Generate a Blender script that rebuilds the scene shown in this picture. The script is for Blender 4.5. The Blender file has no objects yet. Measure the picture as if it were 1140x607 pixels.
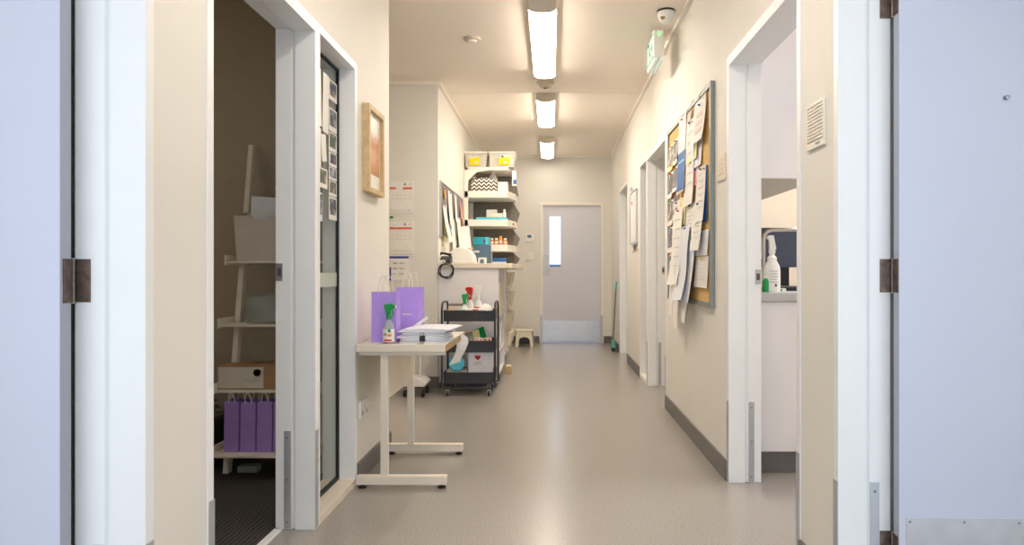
import bpy, bmesh, math, random
from mathutils import Vector, Matrix
random.seed(7)
C = bpy.context.scene.collection
R = math.radians
F = 760.0; VX, VY, CH = 614.0, 303.0, 1.023        # focal length in px, vanishing point, eye height


def P(px, py, Y):
    return Vector(((px - VX) / F * Y, Y, CH - (py - VY) / F * Y))


# ------------------------------------------------------------------ materials
def mat(name, col, rough=0.5, metal=0.0, var=0.0, scale=12.0, bump=0.0, spec=0.5, coat=0.0, trans=0.0, ior=1.45, alpha=1.0):
    m = bpy.data.materials.new(name); m.use_nodes = True
    nt = m.node_tree; b = nt.nodes['Principled BSDF']
    b.inputs['Base Color'].default_value = (*col, 1)
    b.inputs['Roughness'].default_value = rough
    b.inputs['Metallic'].default_value = metal
    b.inputs['Specular IOR Level'].default_value = spec
    b.inputs['Coat Weight'].default_value = coat
    b.inputs['Transmission Weight'].default_value = trans
    b.inputs['IOR'].default_value = ior
    b.inputs['Alpha'].default_value = alpha
    tc = nt.nodes.new('ShaderNodeTexCoord')
    nz = nt.nodes.new('ShaderNodeTexNoise'); nz.inputs['Scale'].default_value = scale; nz.inputs['Detail'].default_value = 4
    nt.links.new(tc.outputs['Object'], nz.inputs['Vector'])
    v = var if var else 0.02
    rp = nt.nodes.new('ShaderNodeValToRGB')
    rp.color_ramp.elements[0].position = 0.3; rp.color_ramp.elements[1].position = 0.7
    rp.color_ramp.elements[0].color = (*[c * (1 - v) for c in col], 1)
    rp.color_ramp.elements[1].color = (*[min(1, c * (1 + v)) for c in col], 1)
    nt.links.new(nz.outputs['Fac'], rp.inputs['Fac'])
    nt.links.new(rp.outputs['Color'], b.inputs['Base Color'])
    if bump:
        bp = nt.nodes.new('ShaderNodeBump'); bp.inputs['Strength'].default_value = bump; bp.inputs['Distance'].default_value = 0.002
        nz2 = nt.nodes.new('ShaderNodeTexNoise'); nz2.inputs['Scale'].default_value = scale * 12
        nt.links.new(tc.outputs['Object'], nz2.inputs['Vector'])
        nt.links.new(nz2.outputs['Fac'], bp.inputs['Height']); nt.links.new(bp.outputs['Normal'], b.inputs['Normal'])
    return m


def emis(name, col, s):
    m = bpy.data.materials.new(name); m.use_nodes = True
    b = m.node_tree.nodes['Principled BSDF']
    b.inputs['Base Color'].default_value = (0.9, 0.9, 0.88, 1) if s > 3.5 or max(col) - min(col) < .2 else (*col, 1)
    b.inputs['Emission Color'].default_value = (*col, 1); b.inputs['Emission Strength'].default_value = s
    return m


M = {}
M['wall'] = mat('cream wall paint', (.78, .76, .705), .62, var=.015, scale=3, bump=.05)
M['wall_dark'] = mat('taupe wall base', (.42, .37, .29), .8, var=.03, scale=30, bump=.1)  # even taupe base for the side room walls
M['ceiling'] = mat('cream ceiling paint', (.90, .835, .75), .8, var=.01, scale=2)
M['trimw'] = mat('white gloss frame paint', (.86, .875, .89), .32, var=.01)
M['cove'] = mat('white cornice paint', (.86, .82, .74), .5)
M['skirt'] = mat('grey vinyl skirting', (.16, .15, .145), .45, var=.06, scale=80)
M['door'] = mat('lavender door paint', (.585, .615, .745), .38, var=.012, scale=4)
M['doorfar'] = mat('lavender grey far door paint', (.66, .67, .74), .4, var=.012, scale=4)
M['edge'] = mat('grey lavender door edge', (.42, .44, .52), .45)
M['steel'] = mat('brushed steel', (.55, .56, .58), .33, metal=.9, var=.05, scale=20)
M['alum'] = mat('satin aluminium plate', (.50, .52, .56), .42, metal=.6, var=.04)
M['bronze'] = mat('tarnished bronze hinge', (.17, .125, .105), .45, metal=.7, var=.35, scale=45)
M['pin'] = mat('worn hinge pin steel', (.45, .43, .42), .35, metal=.9, var=.2, scale=60)
M['plate'] = mat('dull brushed door plate', (.44, .43, .42), .38, metal=.85, var=.08, scale=15)
M['screw'] = mat('screw head steel', (.30, .30, .31), .4, metal=.9)
M['seal'] = mat('dark glazing seal', (.03, .035, .04), .6)
M['glass'] = mat('clear window glass', (.93, .97, .96), .02, trans=1.0, ior=1.1, var=.001)
M['frost'] = mat('frosted safety band', (.75, .74, .66), .6, var=.02)
M['birch'] = mat('pale birch laminate', (.80, .72, .60), .45, var=.04, scale=9)
M['birchedge'] = mat('tan timber edge', (.46, .30, .15), .55, var=.15, scale=40)
M['legcream'] = mat('cream powder coated metal', (.80, .735, .63), .4)
M['black'] = mat('black plastic', (.018, .018, .02), .45, var=.1)
M['charcoal'] = mat('charcoal powder coated steel', (.035, .037, .045), .42, var=.1)
M['white'] = mat('white laminate', (.80, .79, .81), .38, var=.01)
M['plastic'] = mat('white plastic', (.82, .81, .78), .35, var=.01)
M['creamp'] = mat('cream plastic', (.80, .73, .58), .4, var=.02)
M['paper'] = mat('white paper', (.84, .82, .78), .7, var=.03, scale=30)
M['paperb'] = mat('bluish white paper', (.78, .80, .86), .6, var=.03, scale=30)
M['purple'] = mat('purple gift bag paper', (.46, .31, .84), .6, var=.05, scale=20)
M['purpled'] = mat('deep purple gift bag paper', (.36, .22, .58), .6, var=.05, scale=20)
M['rope'] = mat('white paper rope', (.80, .78, .74), .8)
M['green'] = mat('green plastic', (.01, .30, .07), .35)
M['clearp'] = mat('clear bottle plastic', (.75, .78, .80), .15, trans=.6, ior=1.2)
M['tubc'] = mat('translucent storage plastic', (.86, .83, .76), .35, trans=.35, ior=1.2)
M['red'] = mat('red plastic', (.62, .03, .02), .4)
M['orange'] = mat('orange plastic', (.85, .32, .05), .45)
M['yellow'] = mat('yellow label', (.90, .68, .01), .5)
M['teal'] = mat('teal card', (.02, .36, .47), .5)
M['cyan'] = mat('cyan plastic', (.10, .55, .72), .35)
M['slate'] = mat('slate blue card', (.10, .17, .26), .6)
M['blue'] = mat('blue card', (.03, .15, .45), .5)
M['navy'] = mat('navy print', (.05, .06, .30), .6)
M['ink'] = mat('grey print', (.35, .34, .34), .7)
M['faint'] = mat('faint print', (.58, .56, .55), .7)
M['silver'] = mat('silver grey glossy cover', (.42, .40, .37), .3, metal=.3, var=.3, scale=25)
M['inkd'] = mat('dark print', (.08, .08, .09), .7)
M['redp'] = mat('red print', (.72, .12, .06), .7)
M['pink'] = mat('pink paper', (.85, .35, .42), .7)
M['pinks'] = mat('pale pink print', (.80, .62, .58), .7)
M['yelp'] = mat('pale yellow paper', (.88, .80, .42), .7)
M['card'] = mat('brown cardboard', (.36, .22, .11), .75, var=.08)
M['boxw'] = mat('off white box board', (.62, .57, .50), .7, var=.03)
M['oak'] = mat('pale oak frame', (.58, .42, .22), .5, var=.12, scale=30)
M['taupe'] = mat('taupe perforated metal', (.20, .175, .145), .6, var=.25, scale=60)
M['felt'] = mat('grey felt board', (.22, .21, .21), .9, var=.1, scale=60)
M['tube'] = mat('brushed nickel tube', (.55, .50, .43), .28, metal=.95)
M['monitor'] = mat('blue grey monitor back', (.055, .065, .10), .45)
M['lilac'] = mat('lilac cloth', (.16, .10, .22), .9)
M['greyc'] = mat('grey cloth', (.22, .20, .19), .95, var=.1)
M['frame_g'] = mat('sage grey aluminium', (.26, .29, .28), .4, metal=.35)
M['turq'] = mat('turquoise plastic', (.10, .50, .48), .4)
M['ledg'] = emis('green indicator', (.05, 1, .05), 3)
M['lamp'] = emis('lit diffuser', (1, .87, .73), 20)
M['lampnear'] = emis('lit near diffuser', (1, .87, .73), 11)
M['lampfar'] = emis('lit far diffuser', (1, .87, .73), 6.5)
M['signlit'] = emis('lit exit sign face', (.85, 1, .92), .15)
M['signlit'].node_tree.nodes['Principled BSDF'].inputs['Base Color'].default_value = (.55, .66, .60, 1)
M['signgreen'] = emis('lit exit sign green', (.01, .30, .10), .3)
M['glassv'] = mat('glass vase', (.45, .52, .48), .05, alpha=.28)
M['fixture'] = mat('cream light fitting', (.60, .54, .45), .5)
M['grass'] = mat('outdoor concrete', (.45, .45, .43), .9)


def nodes_floor():
    m = mat('speckled vinyl floor', (.3, .275, .25), .36, spec=1.0)
    nt = m.node_tree; b = nt.nodes['Principled BSDF']; L = nt.links
    tc = nt.nodes.new('ShaderNodeTexCoord')
    v = nt.nodes.new('ShaderNodeTexNoise'); v.inputs['Scale'].default_value = 170; v.inputs['Detail'].default_value = 3; v.inputs['Roughness'].default_value = .7
    n = nt.nodes.new('ShaderNodeTexNoise'); n.inputs['Scale'].default_value = 1.3; n.inputs['Detail'].default_value = 3
    L.new(tc.outputs['Object'], v.inputs['Vector']); L.new(tc.outputs['Object'], n.inputs['Vector'])
    r = nt.nodes.new('ShaderNodeValToRGB')
    e = r.color_ramp.elements
    e[0].position = .3; e[0].color = (.20, .183, .165, 1); e[1].position = .5; e[1].color = (.335, .308, .278, 1)
    x = e.new(.72); x.color = (.42, .39, .36, 1)
    L.new(v.outputs['Fac'], r.inputs['Fac'])
    L.new(r.outputs['Color'], b.inputs['Base Color'])
    mr = nt.nodes.new('ShaderNodeMapRange'); mr.inputs['To Min'].default_value = .20; mr.inputs['To Max'].default_value = .28
    L.new(n.outputs['Fac'], mr.inputs['Value']); L.new(mr.outputs['Result'], b.inputs['Roughness'])
    return m


def nodes_carpet():
    m = mat('dark striped carpet tile', (.03, .028, .027), .95)
    nt = m.node_tree; b = nt.nodes['Principled BSDF']; L = nt.links
    tc = nt.nodes.new('ShaderNodeTexCoord')
    ck = nt.nodes.new('ShaderNodeTexChecker'); ck.inputs['Scale'].default_value = 2.0
    w1 = nt.nodes.new('ShaderNodeTexWave'); w1.bands_direction = 'X'; w1.inputs['Scale'].default_value = 16; w1.inputs['Distortion'].default_value = 3.5; w1.inputs['Detail'].default_value = 3
    w2 = nt.nodes.new('ShaderNodeTexWave'); w2.bands_direction = 'Y'; w2.inputs['Scale'].default_value = 16; w2.inputs['Distortion'].default_value = 3.5; w2.inputs['Detail'].default_value = 3
    mx = nt.nodes.new('ShaderNodeMix'); mx.data_type = 'FLOAT'
    for k in (ck, w1, w2): L.new(tc.outputs['Object'], k.inputs['Vector'])
    L.new(ck.outputs['Fac'], mx.inputs[0]); L.new(w1.outputs['Fac'], mx.inputs[2]); L.new(w2.outputs['Fac'], mx.inputs[3])
    r = nt.nodes.new('ShaderNodeValToRGB')
    r.color_ramp.elements[0].color = (.028, .026, .026, 1); r.color_ramp.elements[1].color = (.075, .068, .062, 1)
    r.color_ramp.elements[0].position = .35; r.color_ramp.elements[1].position = .9
    L.new(mx.outputs[0], r.inputs['Fac']); L.new(r.outputs['Color'], b.inputs['Base Color'])
    return m


def nodes_cork():
    m = mat('cork', (.60, .37, .12), .85)
    nt = m.node_tree; b = nt.nodes['Principled BSDF']; L = nt.links
    tc = nt.nodes.new('ShaderNodeTexCoord')
    v = nt.nodes.new('ShaderNodeTexVoronoi'); v.inputs['Scale'].default_value = 160
    L.new(tc.outputs['Object'], v.inputs['Vector'])
    r = nt.nodes.new('ShaderNodeValToRGB')
    r.color_ramp.elements[0].color = (.80, .54, .22, 1); r.color_ramp.elements[1].color = (.62, .39, .13, 1)
    L.new(v.outputs['Distance'], r.inputs['Fac']); L.new(r.outputs['Color'], b.inputs['Base Color'])
    return m


def nodes_zigzag():
    m = mat('black and white zigzag fabric', (.8, .8, .8), .8)
    nt = m.node_tree; b = nt.nodes['Principled BSDF']; L = nt.links
    tc = nt.nodes.new('ShaderNodeTexCoord'); sp = nt.nodes.new('ShaderNodeSeparateXYZ')
    L.new(tc.outputs['Object'], sp.inputs[0])

    def mth(op, a, v=None, c=None):
        n = nt.nodes.new('ShaderNodeMath'); n.operation = op
        for i, s in enumerate((a, v, c)):
            if s is None: continue
            if isinstance(s, (int, float)): n.inputs[i].default_value = s
            else: L.new(s, n.inputs[i])
        return n.outputs[0]
    zig = mth('PINGPONG', sp.outputs['X'], .028)
    s = mth('ADD', sp.outputs['Z'], zig)
    f = mth('FRACT', mth('MULTIPLY', s, 24))
    g = mth('GREATER_THAN', f, .5)
    mx = nt.nodes.new('ShaderNodeMix'); mx.data_type = 'RGBA'
    mx.inputs[6].default_value = (.82, .78, .70, 1); mx.inputs[7].default_value = (.06, .05, .05, 1)
    L.new(g, mx.inputs[0]); L.new(mx.outputs[2], b.inputs['Base Color'])
    return m


def nodes_art():
    m = mat('orange landscape print', (.7, .4, .2), .4)
    nt = m.node_tree; b = nt.nodes['Principled BSDF']; L = nt.links
    tc = nt.nodes.new('ShaderNodeTexCoord'); sp = nt.nodes.new('ShaderNodeSeparateXYZ')
    L.new(tc.outputs['Object'], sp.inputs[0])
    n = nt.nodes.new('ShaderNodeTexNoise'); n.inputs['Scale'].default_value = 14; n.inputs['Detail'].default_value = 5
    L.new(tc.outputs['Object'], n.inputs['Vector'])
    ad = nt.nodes.new('ShaderNodeMath'); ad.operation = 'MULTIPLY_ADD'; ad.inputs[1].default_value = .12
    L.new(n.outputs['Fac'], ad.inputs[0]); L.new(sp.outputs['Z'], ad.inputs[2])
    r = nt.nodes.new('ShaderNodeValToRGB'); e = r.color_ramp.elements
    mr = nt.nodes.new('ShaderNodeMapRange'); mr.inputs['From Min'].default_value = .06; mr.inputs['From Max'].default_value = .45
    L.new(ad.outputs[0], mr.inputs['Value']); L.new(mr.outputs['Result'], r.inputs['Fac'])
    e[0].position = 0; e[0].color = (.30, .13, .07, 1); e[1].position = 1; e[1].color = (.85, .80, .74, 1)
    for p, c in ((.3, (.55, .22, .08, 1)), (.5, (.66, .36, .19, 1)), (.68, (.52, .20, .07, 1)), (.84, (.80, .72, .66, 1))):
        x = e.new(p); x.color = c
    L.new(r.outputs['Color'], b.inputs['Base Color'])
    return m


def nodes_photo(i):
    m = mat('snapshot print %d' % i, (.3, .3, .3), .35)
    nt = m.node_tree; b = nt.nodes['Principled BSDF']; L = nt.links
    tc = nt.nodes.new('ShaderNodeTexCoord'); mp = nt.nodes.new('ShaderNodeMapping')
    mp.inputs['Location'].default_value = (i * 1.7, i * 2.3, i * .9)
    n = nt.nodes.new('ShaderNodeTexNoise'); n.inputs['Scale'].default_value = 22; n.inputs['Detail'].default_value = 2
    L.new(tc.outputs['Object'], mp.inputs['Vector']); L.new(mp.outputs['Vector'], n.inputs['Vector'])
    r = nt.nodes.new('ShaderNodeValToRGB'); e = r.color_ramp.elements
    pal = [((.04, .05, .08), (.55, .42, .34), (.75, .72, .68)), ((.05, .04, .04), (.20, .22, .30), (.65, .55, .48)), ((.06, .09, .05), (.38, .30, .20), (.70, .60, .52))][i % 3]
    e[0].position = .44; e[0].color = (*pal[0], 1); e[1].position = .74; e[1].color = (*pal[2], 1)
    x = e.new(.58); x.color = (*pal[1], 1)
    L.new(n.outputs['Fac'], r.inputs['Fac']); L.new(r.outputs['Color'], b.inputs['Base Color'])
    return m


M['floor'] = nodes_floor(); M['carpet'] = nodes_carpet(); M['cork'] = nodes_cork(); M['zigzag'] = nodes_zigzag(); M['art'] = nodes_art()
PH = [nodes_photo(i) for i in range(6)]


# ------------------------------------------------------------------ mesh helpers
class MB:
    def __init__(s): s.bm = bmesh.new()

    def box(s, x0, x1, y0, y1, z0, z1):
        v = [s.bm.verts.new(p) for p in ((x0, y0, z0), (x1, y0, z0), (x1, y1, z0), (x0, y1, z0), (x0, y0, z1), (x1, y0, z1), (x1, y1, z1), (x0, y1, z1))]
        for f in ((0, 3, 2, 1), (4, 5, 6, 7), (0, 1, 5, 4), (1, 2, 6, 5), (2, 3, 7, 6), (3, 0, 4, 7)): s.bm.faces.new([v[i] for i in f])
        return s

    def hexa(s, pts):
        v = [s.bm.verts.new(p) for p in pts]
        for f in ((0, 3, 2, 1), (4, 5, 6, 7), (0, 1, 5, 4), (1, 2, 6, 5), (2, 3, 7, 6), (3, 0, 4, 7)): s.bm.faces.new([v[i] for i in f])
        return s

    def prism(s, pts, axis, a, b):
        def mk(p, t):
            if axis == 'z': return (p[0], p[1], t)
            if axis == 'y': return (p[0], t, p[1])
            return (t, p[0], p[1])
        A = [s.bm.verts.new(mk(p, a)) for p in pts]; B = [s.bm.verts.new(mk(p, b)) for p in pts]
        s.bm.faces.new(A); s.bm.faces.new(B[::-1])
        n = len(pts)
        for i in range(n): s.bm.faces.new([A[i], B[i], B[(i + 1) % n], A[(i + 1) % n]])
        return s

    def tube(s, pts, r, seg=8, closed=False):
        pts = [Vector(p) for p in pts]; n = len(pts); rings = []
        up = None
        for i, p in enumerate(pts):
            if closed: t = pts[(i + 1) % n] - pts[i - 1]
            else: t = pts[min(i + 1, n - 1)] - pts[max(i - 1, 0)]
            t.normalize()
            if up is None:
                up = Vector((0, 0, 1)) if abs(t.z) < .9 else Vector((1, 0, 0))
            a = t.cross(up)
            if a.length < 1e-4: a = t.cross(Vector((0, 1, 0)))
            a.normalize(); up = a.cross(t).normalized()
            rr = r[i] if isinstance(r, (list, tuple)) else r
            rings.append([s.bm.verts.new(p + (a * math.cos(2 * math.pi * k / seg) + up * math.sin(2 * math.pi * k / seg)) * rr) for k in range(seg)])
        m = n if closed else n - 1
        for i in range(m):
            A, B = rings[i], rings[(i + 1) % n]
            for k in range(seg): s.bm.faces.new([A[k], A[(k + 1) % seg], B[(k + 1) % seg], B[k]])
        if not closed:
            s.bm.faces.new(rings[0][::-1]); s.bm.faces.new(rings[-1])
        return s

    def lathe(s, prof, c=(0, 0, 0), seg=24, axis='z', sx=1, sy=1):
        rings = []
        for r, h in prof:
            ring = []
            for k in range(seg):
                a = 2 * math.pi * k / seg; u, w = math.cos(a) * r * sx, math.sin(a) * r * sy
                p = {'z': (u, w, h), 'y': (u, h, w), 'x': (h, u, w)}[axis]
                ring.append(s.bm.verts.new((c[0] + p[0], c[1] + p[1], c[2] + p[2])))
            rings.append(ring)
        for A, B in zip(rings, rings[1:]):
            for k in range(seg): s.bm.faces.new([A[k], A[(k + 1) % seg], B[(k + 1) % seg], B[k]])
        if prof[0][0] > 1e-5: s.bm.faces.new(rings[0][::-1])
        if prof[-1][0] > 1e-5: s.bm.faces.new(rings[-1])
        return s

    def xf(s, mtx): bmesh.ops.transform(s.bm, matrix=mtx, verts=s.bm.verts); return s

    def build(s, name, m, parent=None, bevel=0.0, smooth=False, label=None, loc=None):
        bmesh.ops.remove_doubles(s.bm, verts=s.bm.verts, dist=1e-6) if smooth else None
        bmesh.ops.recalc_face_normals(s.bm, faces=s.bm.faces)
        me = bpy.data.meshes.new(name); s.bm.to_mesh(me); s.bm.free()
        me.materials.append(m)
        o = bpy.data.objects.new(name, me); C.objects.link(o)
        if parent: o.parent = parent
        if loc: o.location = loc
        if bevel:
            bv = o.modifiers.new('b', 'BEVEL'); bv.width = bevel; bv.segments = 2; bv.limit_method = 'ANGLE'; bv.angle_limit = R(40)
        if smooth:
            for p in me.polygons: p.use_smooth = True
            try: me.set_sharp_from_angle(angle=R(38))
            except Exception: pass
        if label: o['label'] = label
        return o


def box(x0, x1, y0, y1, z0, z1): return MB().box(x0, x1, y0, y1, z0, z1)


def tag(o, label, cat, group=None, kind=None):
    o['label'] = label; o['category'] = cat
    if group: o['group'] = group
    if kind: o['kind'] = kind
    return o


def thing(name, label, cat, loc=(0, 0, 0), rz=0, group=None, kind=None):
    o = bpy.data.objects.new(name, None); C.objects.link(o); o.empty_display_size = .05
    o.location = loc; o.rotation_euler = (0, 0, rz)
    return tag(o, label, cat, group, kind)


def copy_tree(o, parent=None):
    c = o.copy(); C.objects.link(c)
    if parent: c.parent = parent
    for ch in o.children: copy_tree(ch, c)
    return c


def struct(name, mb, m, label, cat, bevel=0, parent=None):
    o = mb.build(name, m, parent, bevel)
    return tag(o, label, cat, kind='structure')


# ------------------------------------------------------------------ room shell
XL, XR, WT, CZ = -.94, .862, .155, 2.7
XLo, XRo = XL - WT, XR + WT
YN, YF = -1.6, 9.84
FR = .034
HL, HR = 1.99, 2.036

struct('floor', box(-3.9, 3.9, YN, YF + .2, -.12, 0), M['floor'], 'grey speckled vinyl floor of the corridor', 'floor')
struct('floor_carpet', box(-3.7, XLo + .01, 1.76, 3.79, 0, .006), M['carpet'], 'dark striped carpet tiles in the dim side room', 'floor')
struct('ceiling', box(-3.9, 3.9, YN, YF + .2, CZ, CZ + .12), M['ceiling'], 'cream painted corridor ceiling', 'ceiling')

# left corridor wall with door openings and side window
w = MB()
w.box(XLo, XL, YN, .70 - FR, 0, CZ)
w.box(XLo, XL, .70 - FR, 1.574 + FR, HL + FR, CZ)
w.box(XLo, XL, 1.574 + FR, 1.893 - FR, 0, CZ)
w.box(XLo, XL, 1.893 - FR, 3.255 + FR, HL + FR, CZ)
w.box(XLo, XL, 3.255 + FR, 3.947, 0, CZ)
struct('wall_left', w, M['wall'], 'cream left corridor wall with doorways', 'wall')
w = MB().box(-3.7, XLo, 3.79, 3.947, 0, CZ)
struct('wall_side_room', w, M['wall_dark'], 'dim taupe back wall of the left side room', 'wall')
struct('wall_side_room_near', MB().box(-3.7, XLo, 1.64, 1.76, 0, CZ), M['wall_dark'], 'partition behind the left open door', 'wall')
struct('wall_outer_left', MB().box(-3.85, -3.7, YN, YF + .15, 0, CZ), M['wall'], 'outer wall of the left rooms', 'wall')
struct('wall_alcove', MB().box(-3.7, -1.003, 6.03, 6.15, 0, CZ).box(-2.7, -2.58, 3.947, 6.03, 0, CZ), M['wall'], 'cream back wall of the alcove with calendars', 'wall')
struct('wall_left_far', MB().box(-1.15, -1.003, 6.15, YF, 0, CZ), M['wall'], 'cream left wall behind the pinboard and shelves', 'wall')
# right wall
ops = [(1.10, 2.045), (2.391, 3.309), (5.16, 6.62), (7.74, 8.60)]
w = MB(); y = YN
for a, b in ops:
    w.box(XR, XRo, y, a - FR, 0, CZ); w.box(XR, XRo, a - FR, b + FR, HR + FR, CZ); y = b + FR
w.box(XR, XRo, y, YF, 0, CZ)
struct('wall_right', w, M['wall'], 'cream right corridor wall with doorways', 'wall')
struct('wall_outer_right', MB().box(3.7, 3.85, YN, YF + .15, 0, CZ), M['wall'], 'outer wall of the right rooms', 'wall')
struct('wall_right_partition', MB().box(XRo, 3.7, 2.10, 2.22, 0, CZ), M['wall'], 'partition behind the right open door', 'wall')
struct('wall_utility_room', MB().box(XRo, 3.7, 6.30 - 1.1, 6.42 - 1.1, 0, CZ), mat('cream with warm light tint', (.80, .70, .54), .6), 'cream end wall of the utility room', 'wall')  # warm light on this wall is put into its cream colour
# far wall with door hole
DX0, DX1, DZ = -.165, .742, 2.02
w = MB().box(-1.15, DX0, YF, YF + .15, 0, CZ).box(DX1, 3.7, YF, YF + .15, 0, CZ).box(DX0, DX1, YF, YF + .15, DZ, CZ).box(-3.7, -1.15, YF, YF + .15, 0, CZ)
struct('wall_far', w, M['wall'], 'cream end wall of the corridor around the lavender door', 'wall')

# cornices
cv = .028


def cornice(name, label, pts):
    m = MB()
    for (a, b, c, d) in pts: m.box(a, b, c, d, CZ - .03, CZ)
    struct(name, m, M['cove'], label, 'cornice')


cornice('trim_1', 'white cornice strip along the right wall top', [(XR - cv, XR, YN, YF - cv)])
cornice('trim_2', 'white cornice strip above the end wall', [(-1.003 + cv, XR, YF - cv, YF)])
cornice('trim_3', 'white cornice strip along the far left wall top', [(-1.003, -1.003 + cv, 6.03, YF)])
cornice('trim_4', 'white cornice strip across the alcove wall top', [(-2.5, -1.003 + cv, 6.03 - cv, 6.03)])
cornice('trim_5', 'white cornice strip along the near left wall top', [(XL, XL + cv, YN, 3.947)])
# faint ceiling sheet joints
struct('trim_6', MB().box(-2.5, XR - cv, 6.36, 6.40, CZ - .004, CZ), M['ceiling'], 'shallow joint strip across the ceiling', 'trim')


# skirtings
def skirt(name, label, boxes):
    m = MB()
    for b in boxes: m.box(*b, 0, .10)
    struct(name, m, M['skirt'], label, 'skirting', bevel=.002)


t = .012
skirt('baseboard_right', 'grey vinyl skirting along the right wall', [(XR - t, XR, 3.309 + FR, 5.16 - FR), (XR - t, XR, 6.62 + FR, 7.74 - FR), (XR - t, XR, 8.60 + FR, YF), (XR - t, XR, 2.045 + FR, 2.391 - FR)])
skirt('baseboard_left', 'grey vinyl skirting along the left wall', [(XL, XL + t, 3.255 + FR, 3.947 + t), (XL, XL + t, 1.574 + FR, 1.893 - FR), (-1.0, XL + t, 3.947, 3.947 + t)])
skirt('baseboard_alcove', 'grey vinyl skirting along the alcove wall', [(-2.5, -1.003 + t, 6.03 - t, 6.03)])
skirt('baseboard_far', 'grey vinyl skirting under the end wall', [(-1.0, DX0 - .01, YF - t, YF), (DX1 + .01, XR - t, YF - t, YF)])


# ------------------------------------------------------------------ side door frames
def plate(parent, s, xface, y, z1=.395, xw=.027, lab=None):
    pass


def jamb_profile(side, yj, into):
    """far (into=+1) or near (into=-1) jamb: outline in X,Y of the frame section; yj is the opening edge"""
    s = -1 if side == 'L' else 1
    xc = XL if side == 'L' else XR
    e = .004
    ex = .009 if side == 'L' and yj < 1.6 else .002
    a = [(xc - s * e, yj), (xc + s * .078, yj), (xc + s * .082, yj + into * .014), (xc + s * .088, yj + into * .014), (xc + s * .094, yj + into * .006), (xc + s * (WT + ex), yj + into * .006),
         (xc + s * (WT + ex), yj + into * FR), (xc - s * e, yj + into * FR)]
    return a


def side_frame(idx, side, y0, y1, head, label, window=None, strike=None, hinge_far=False):
    root = thing('door_%d' % idx, label, 'doorway', ((XL if side == 'L' else XR), y1, 0), kind='structure')
    s = -1 if side == 'L' else 1
    xc = XL if side == 'L' else XR
    def loc(m): return m.xf(Matrix.Translation((-xc, -y1, 0)))
    m = MB(); m.prism(jamb_profile(side, y1, 1), 'z', 0, head); m.prism(jamb_profile(side, y0, -1), 'z', 0, head)
    xs = sorted((xc - s * .004, xc + s * (WT + .002)))
    m.box(xs[0], xs[1], y0 - FR, y1 + FR, head, head + FR)
    xs2 = sorted((xc - s * .004, xc + s * .085))
    m.box(xs2[0], xs2[1], y0, y1, head - .012, head)
    loc(m).build('door_frame', M['trimw'], root, bevel=.002)
    # metal protector plates
    for yy, into in ((y1, 1), (y0, -1)):
        q = MB(); xa = sorted((xc - s * .0065, xc - s * .0035)); q.box(xa[0], xa[1], min(yy - into * .001, yy + into * .03), max(yy - into * .001, yy + into * .03), .005, .395)
        loc(q).build('edge_plate', M['alum'], root, bevel=.001)
        q = MB(); xa = sorted((xc + s * .0945, xc + s * .122)); yb = yy + into * .006
        q.box(xa[0], xa[1], yb - .003 if into > 0 else yb, yb if into > 0 else yb + .003, .005, .392)
        pl = loc(q).build('corner_plate', M['alum'], root, bevel=.001)
        q = MB()
        for zz in (.03, .2, .365):
            q.lathe([(.0045, 0), (.0045, -.0025 * into), (.003, -.0035 * into)], (sum(xa) / 2, yb - into * .003 + 0, zz), 12, 'y')
        loc(q).build('screw', M['screw'], pl)
    if strike:
        q = MB(); xa = sorted((xc + s * .126, xc + s * .155)); yb = y1 + .006
        q.box(xa[0], xa[1], yb - .003, yb, strike - .035, strike + .035)
        st = loc(q).build('strike_plate', M['steel'], root, bevel=.001)
        q = MB(); mid = sum(xa) / 2; q.box(mid - .008, mid + .008, yb - .0045, yb - .0028, strike - .016, strike + .016)
        loc(q).build('latch_hole', M['inkd'], st)
    return root


def hinge(parent, side, z, xp, xe, yj, yl0, yl1):
    """jamb plate faces the camera side, knuckle xp at the corner, leaf plate on the leaf's edge xe facing the opening"""
    s = -1 if side == 'L' else 1
    xa = sorted((xp, xp - s * .034)); ply = MB(); ply.box(xa[0], xa[1], yj - .003, yj, z - .05, z + .05)
    h = ply.build('hinge', M['bronze'], parent, bevel=.0008)
    yp = yj - .013
    q = MB(); q.tube([(xp, yp, z - .051), (xp, yp, z + .051)], .0055, 12)
    for zz in (-.05, .05): q.lathe([(.0065, -.002), (.0065, .002)], (xp, yp, z + zz), 12)
    q.build('pin', M['pin'], h, smooth=True)
    xb = sorted((xe - s * .003, xe + s * .001)); q = MB(); q.box(xb[0], xb[1], yl0, yl1, z - .05, z + .05)
    q.build('leaf_plate', M['bronze'], h)
    q = MB()
    for dz in (-.036, -.013, .013, .036):
        q.lathe([(.0038, 0), (.0038, -.001), (.002, -.0014)], (xp - s * (.020 if abs(dz) > .02 else .028), yj - .003, z + dz), 10, 'y')
    q.build('screw', M['bronze'], h)
    return h


# door 1: nearest left doorway with its leaf folded into the room
d1 = side_frame(1, 'L', .70, 1.574, HL, 'nearest left doorway with white frame and opened lavender door')
d2 = side_frame(2, 'R', 1.10, 2.045, HR, 'nearest right doorway with white frame and opened lavender door')
d3 = side_frame(3, 'L', 1.893, 2.706, HL, 'left doorway into the dim room with the ladder shelf', strike=1.023)
d4 = side_frame(4, 'R', 2.391, 3.309, HR, 'right doorway into the utility room with white bench', strike=1.0)
d5 = side_frame(5, 'R', 5.16, 6.12, HR, 'right doorway just beyond the cork noticeboard', strike=1.04)
d6 = side_frame(6, 'R', 7.74, 8.60, HR, 'farthest right doorway beside the turquoise broom')


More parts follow.
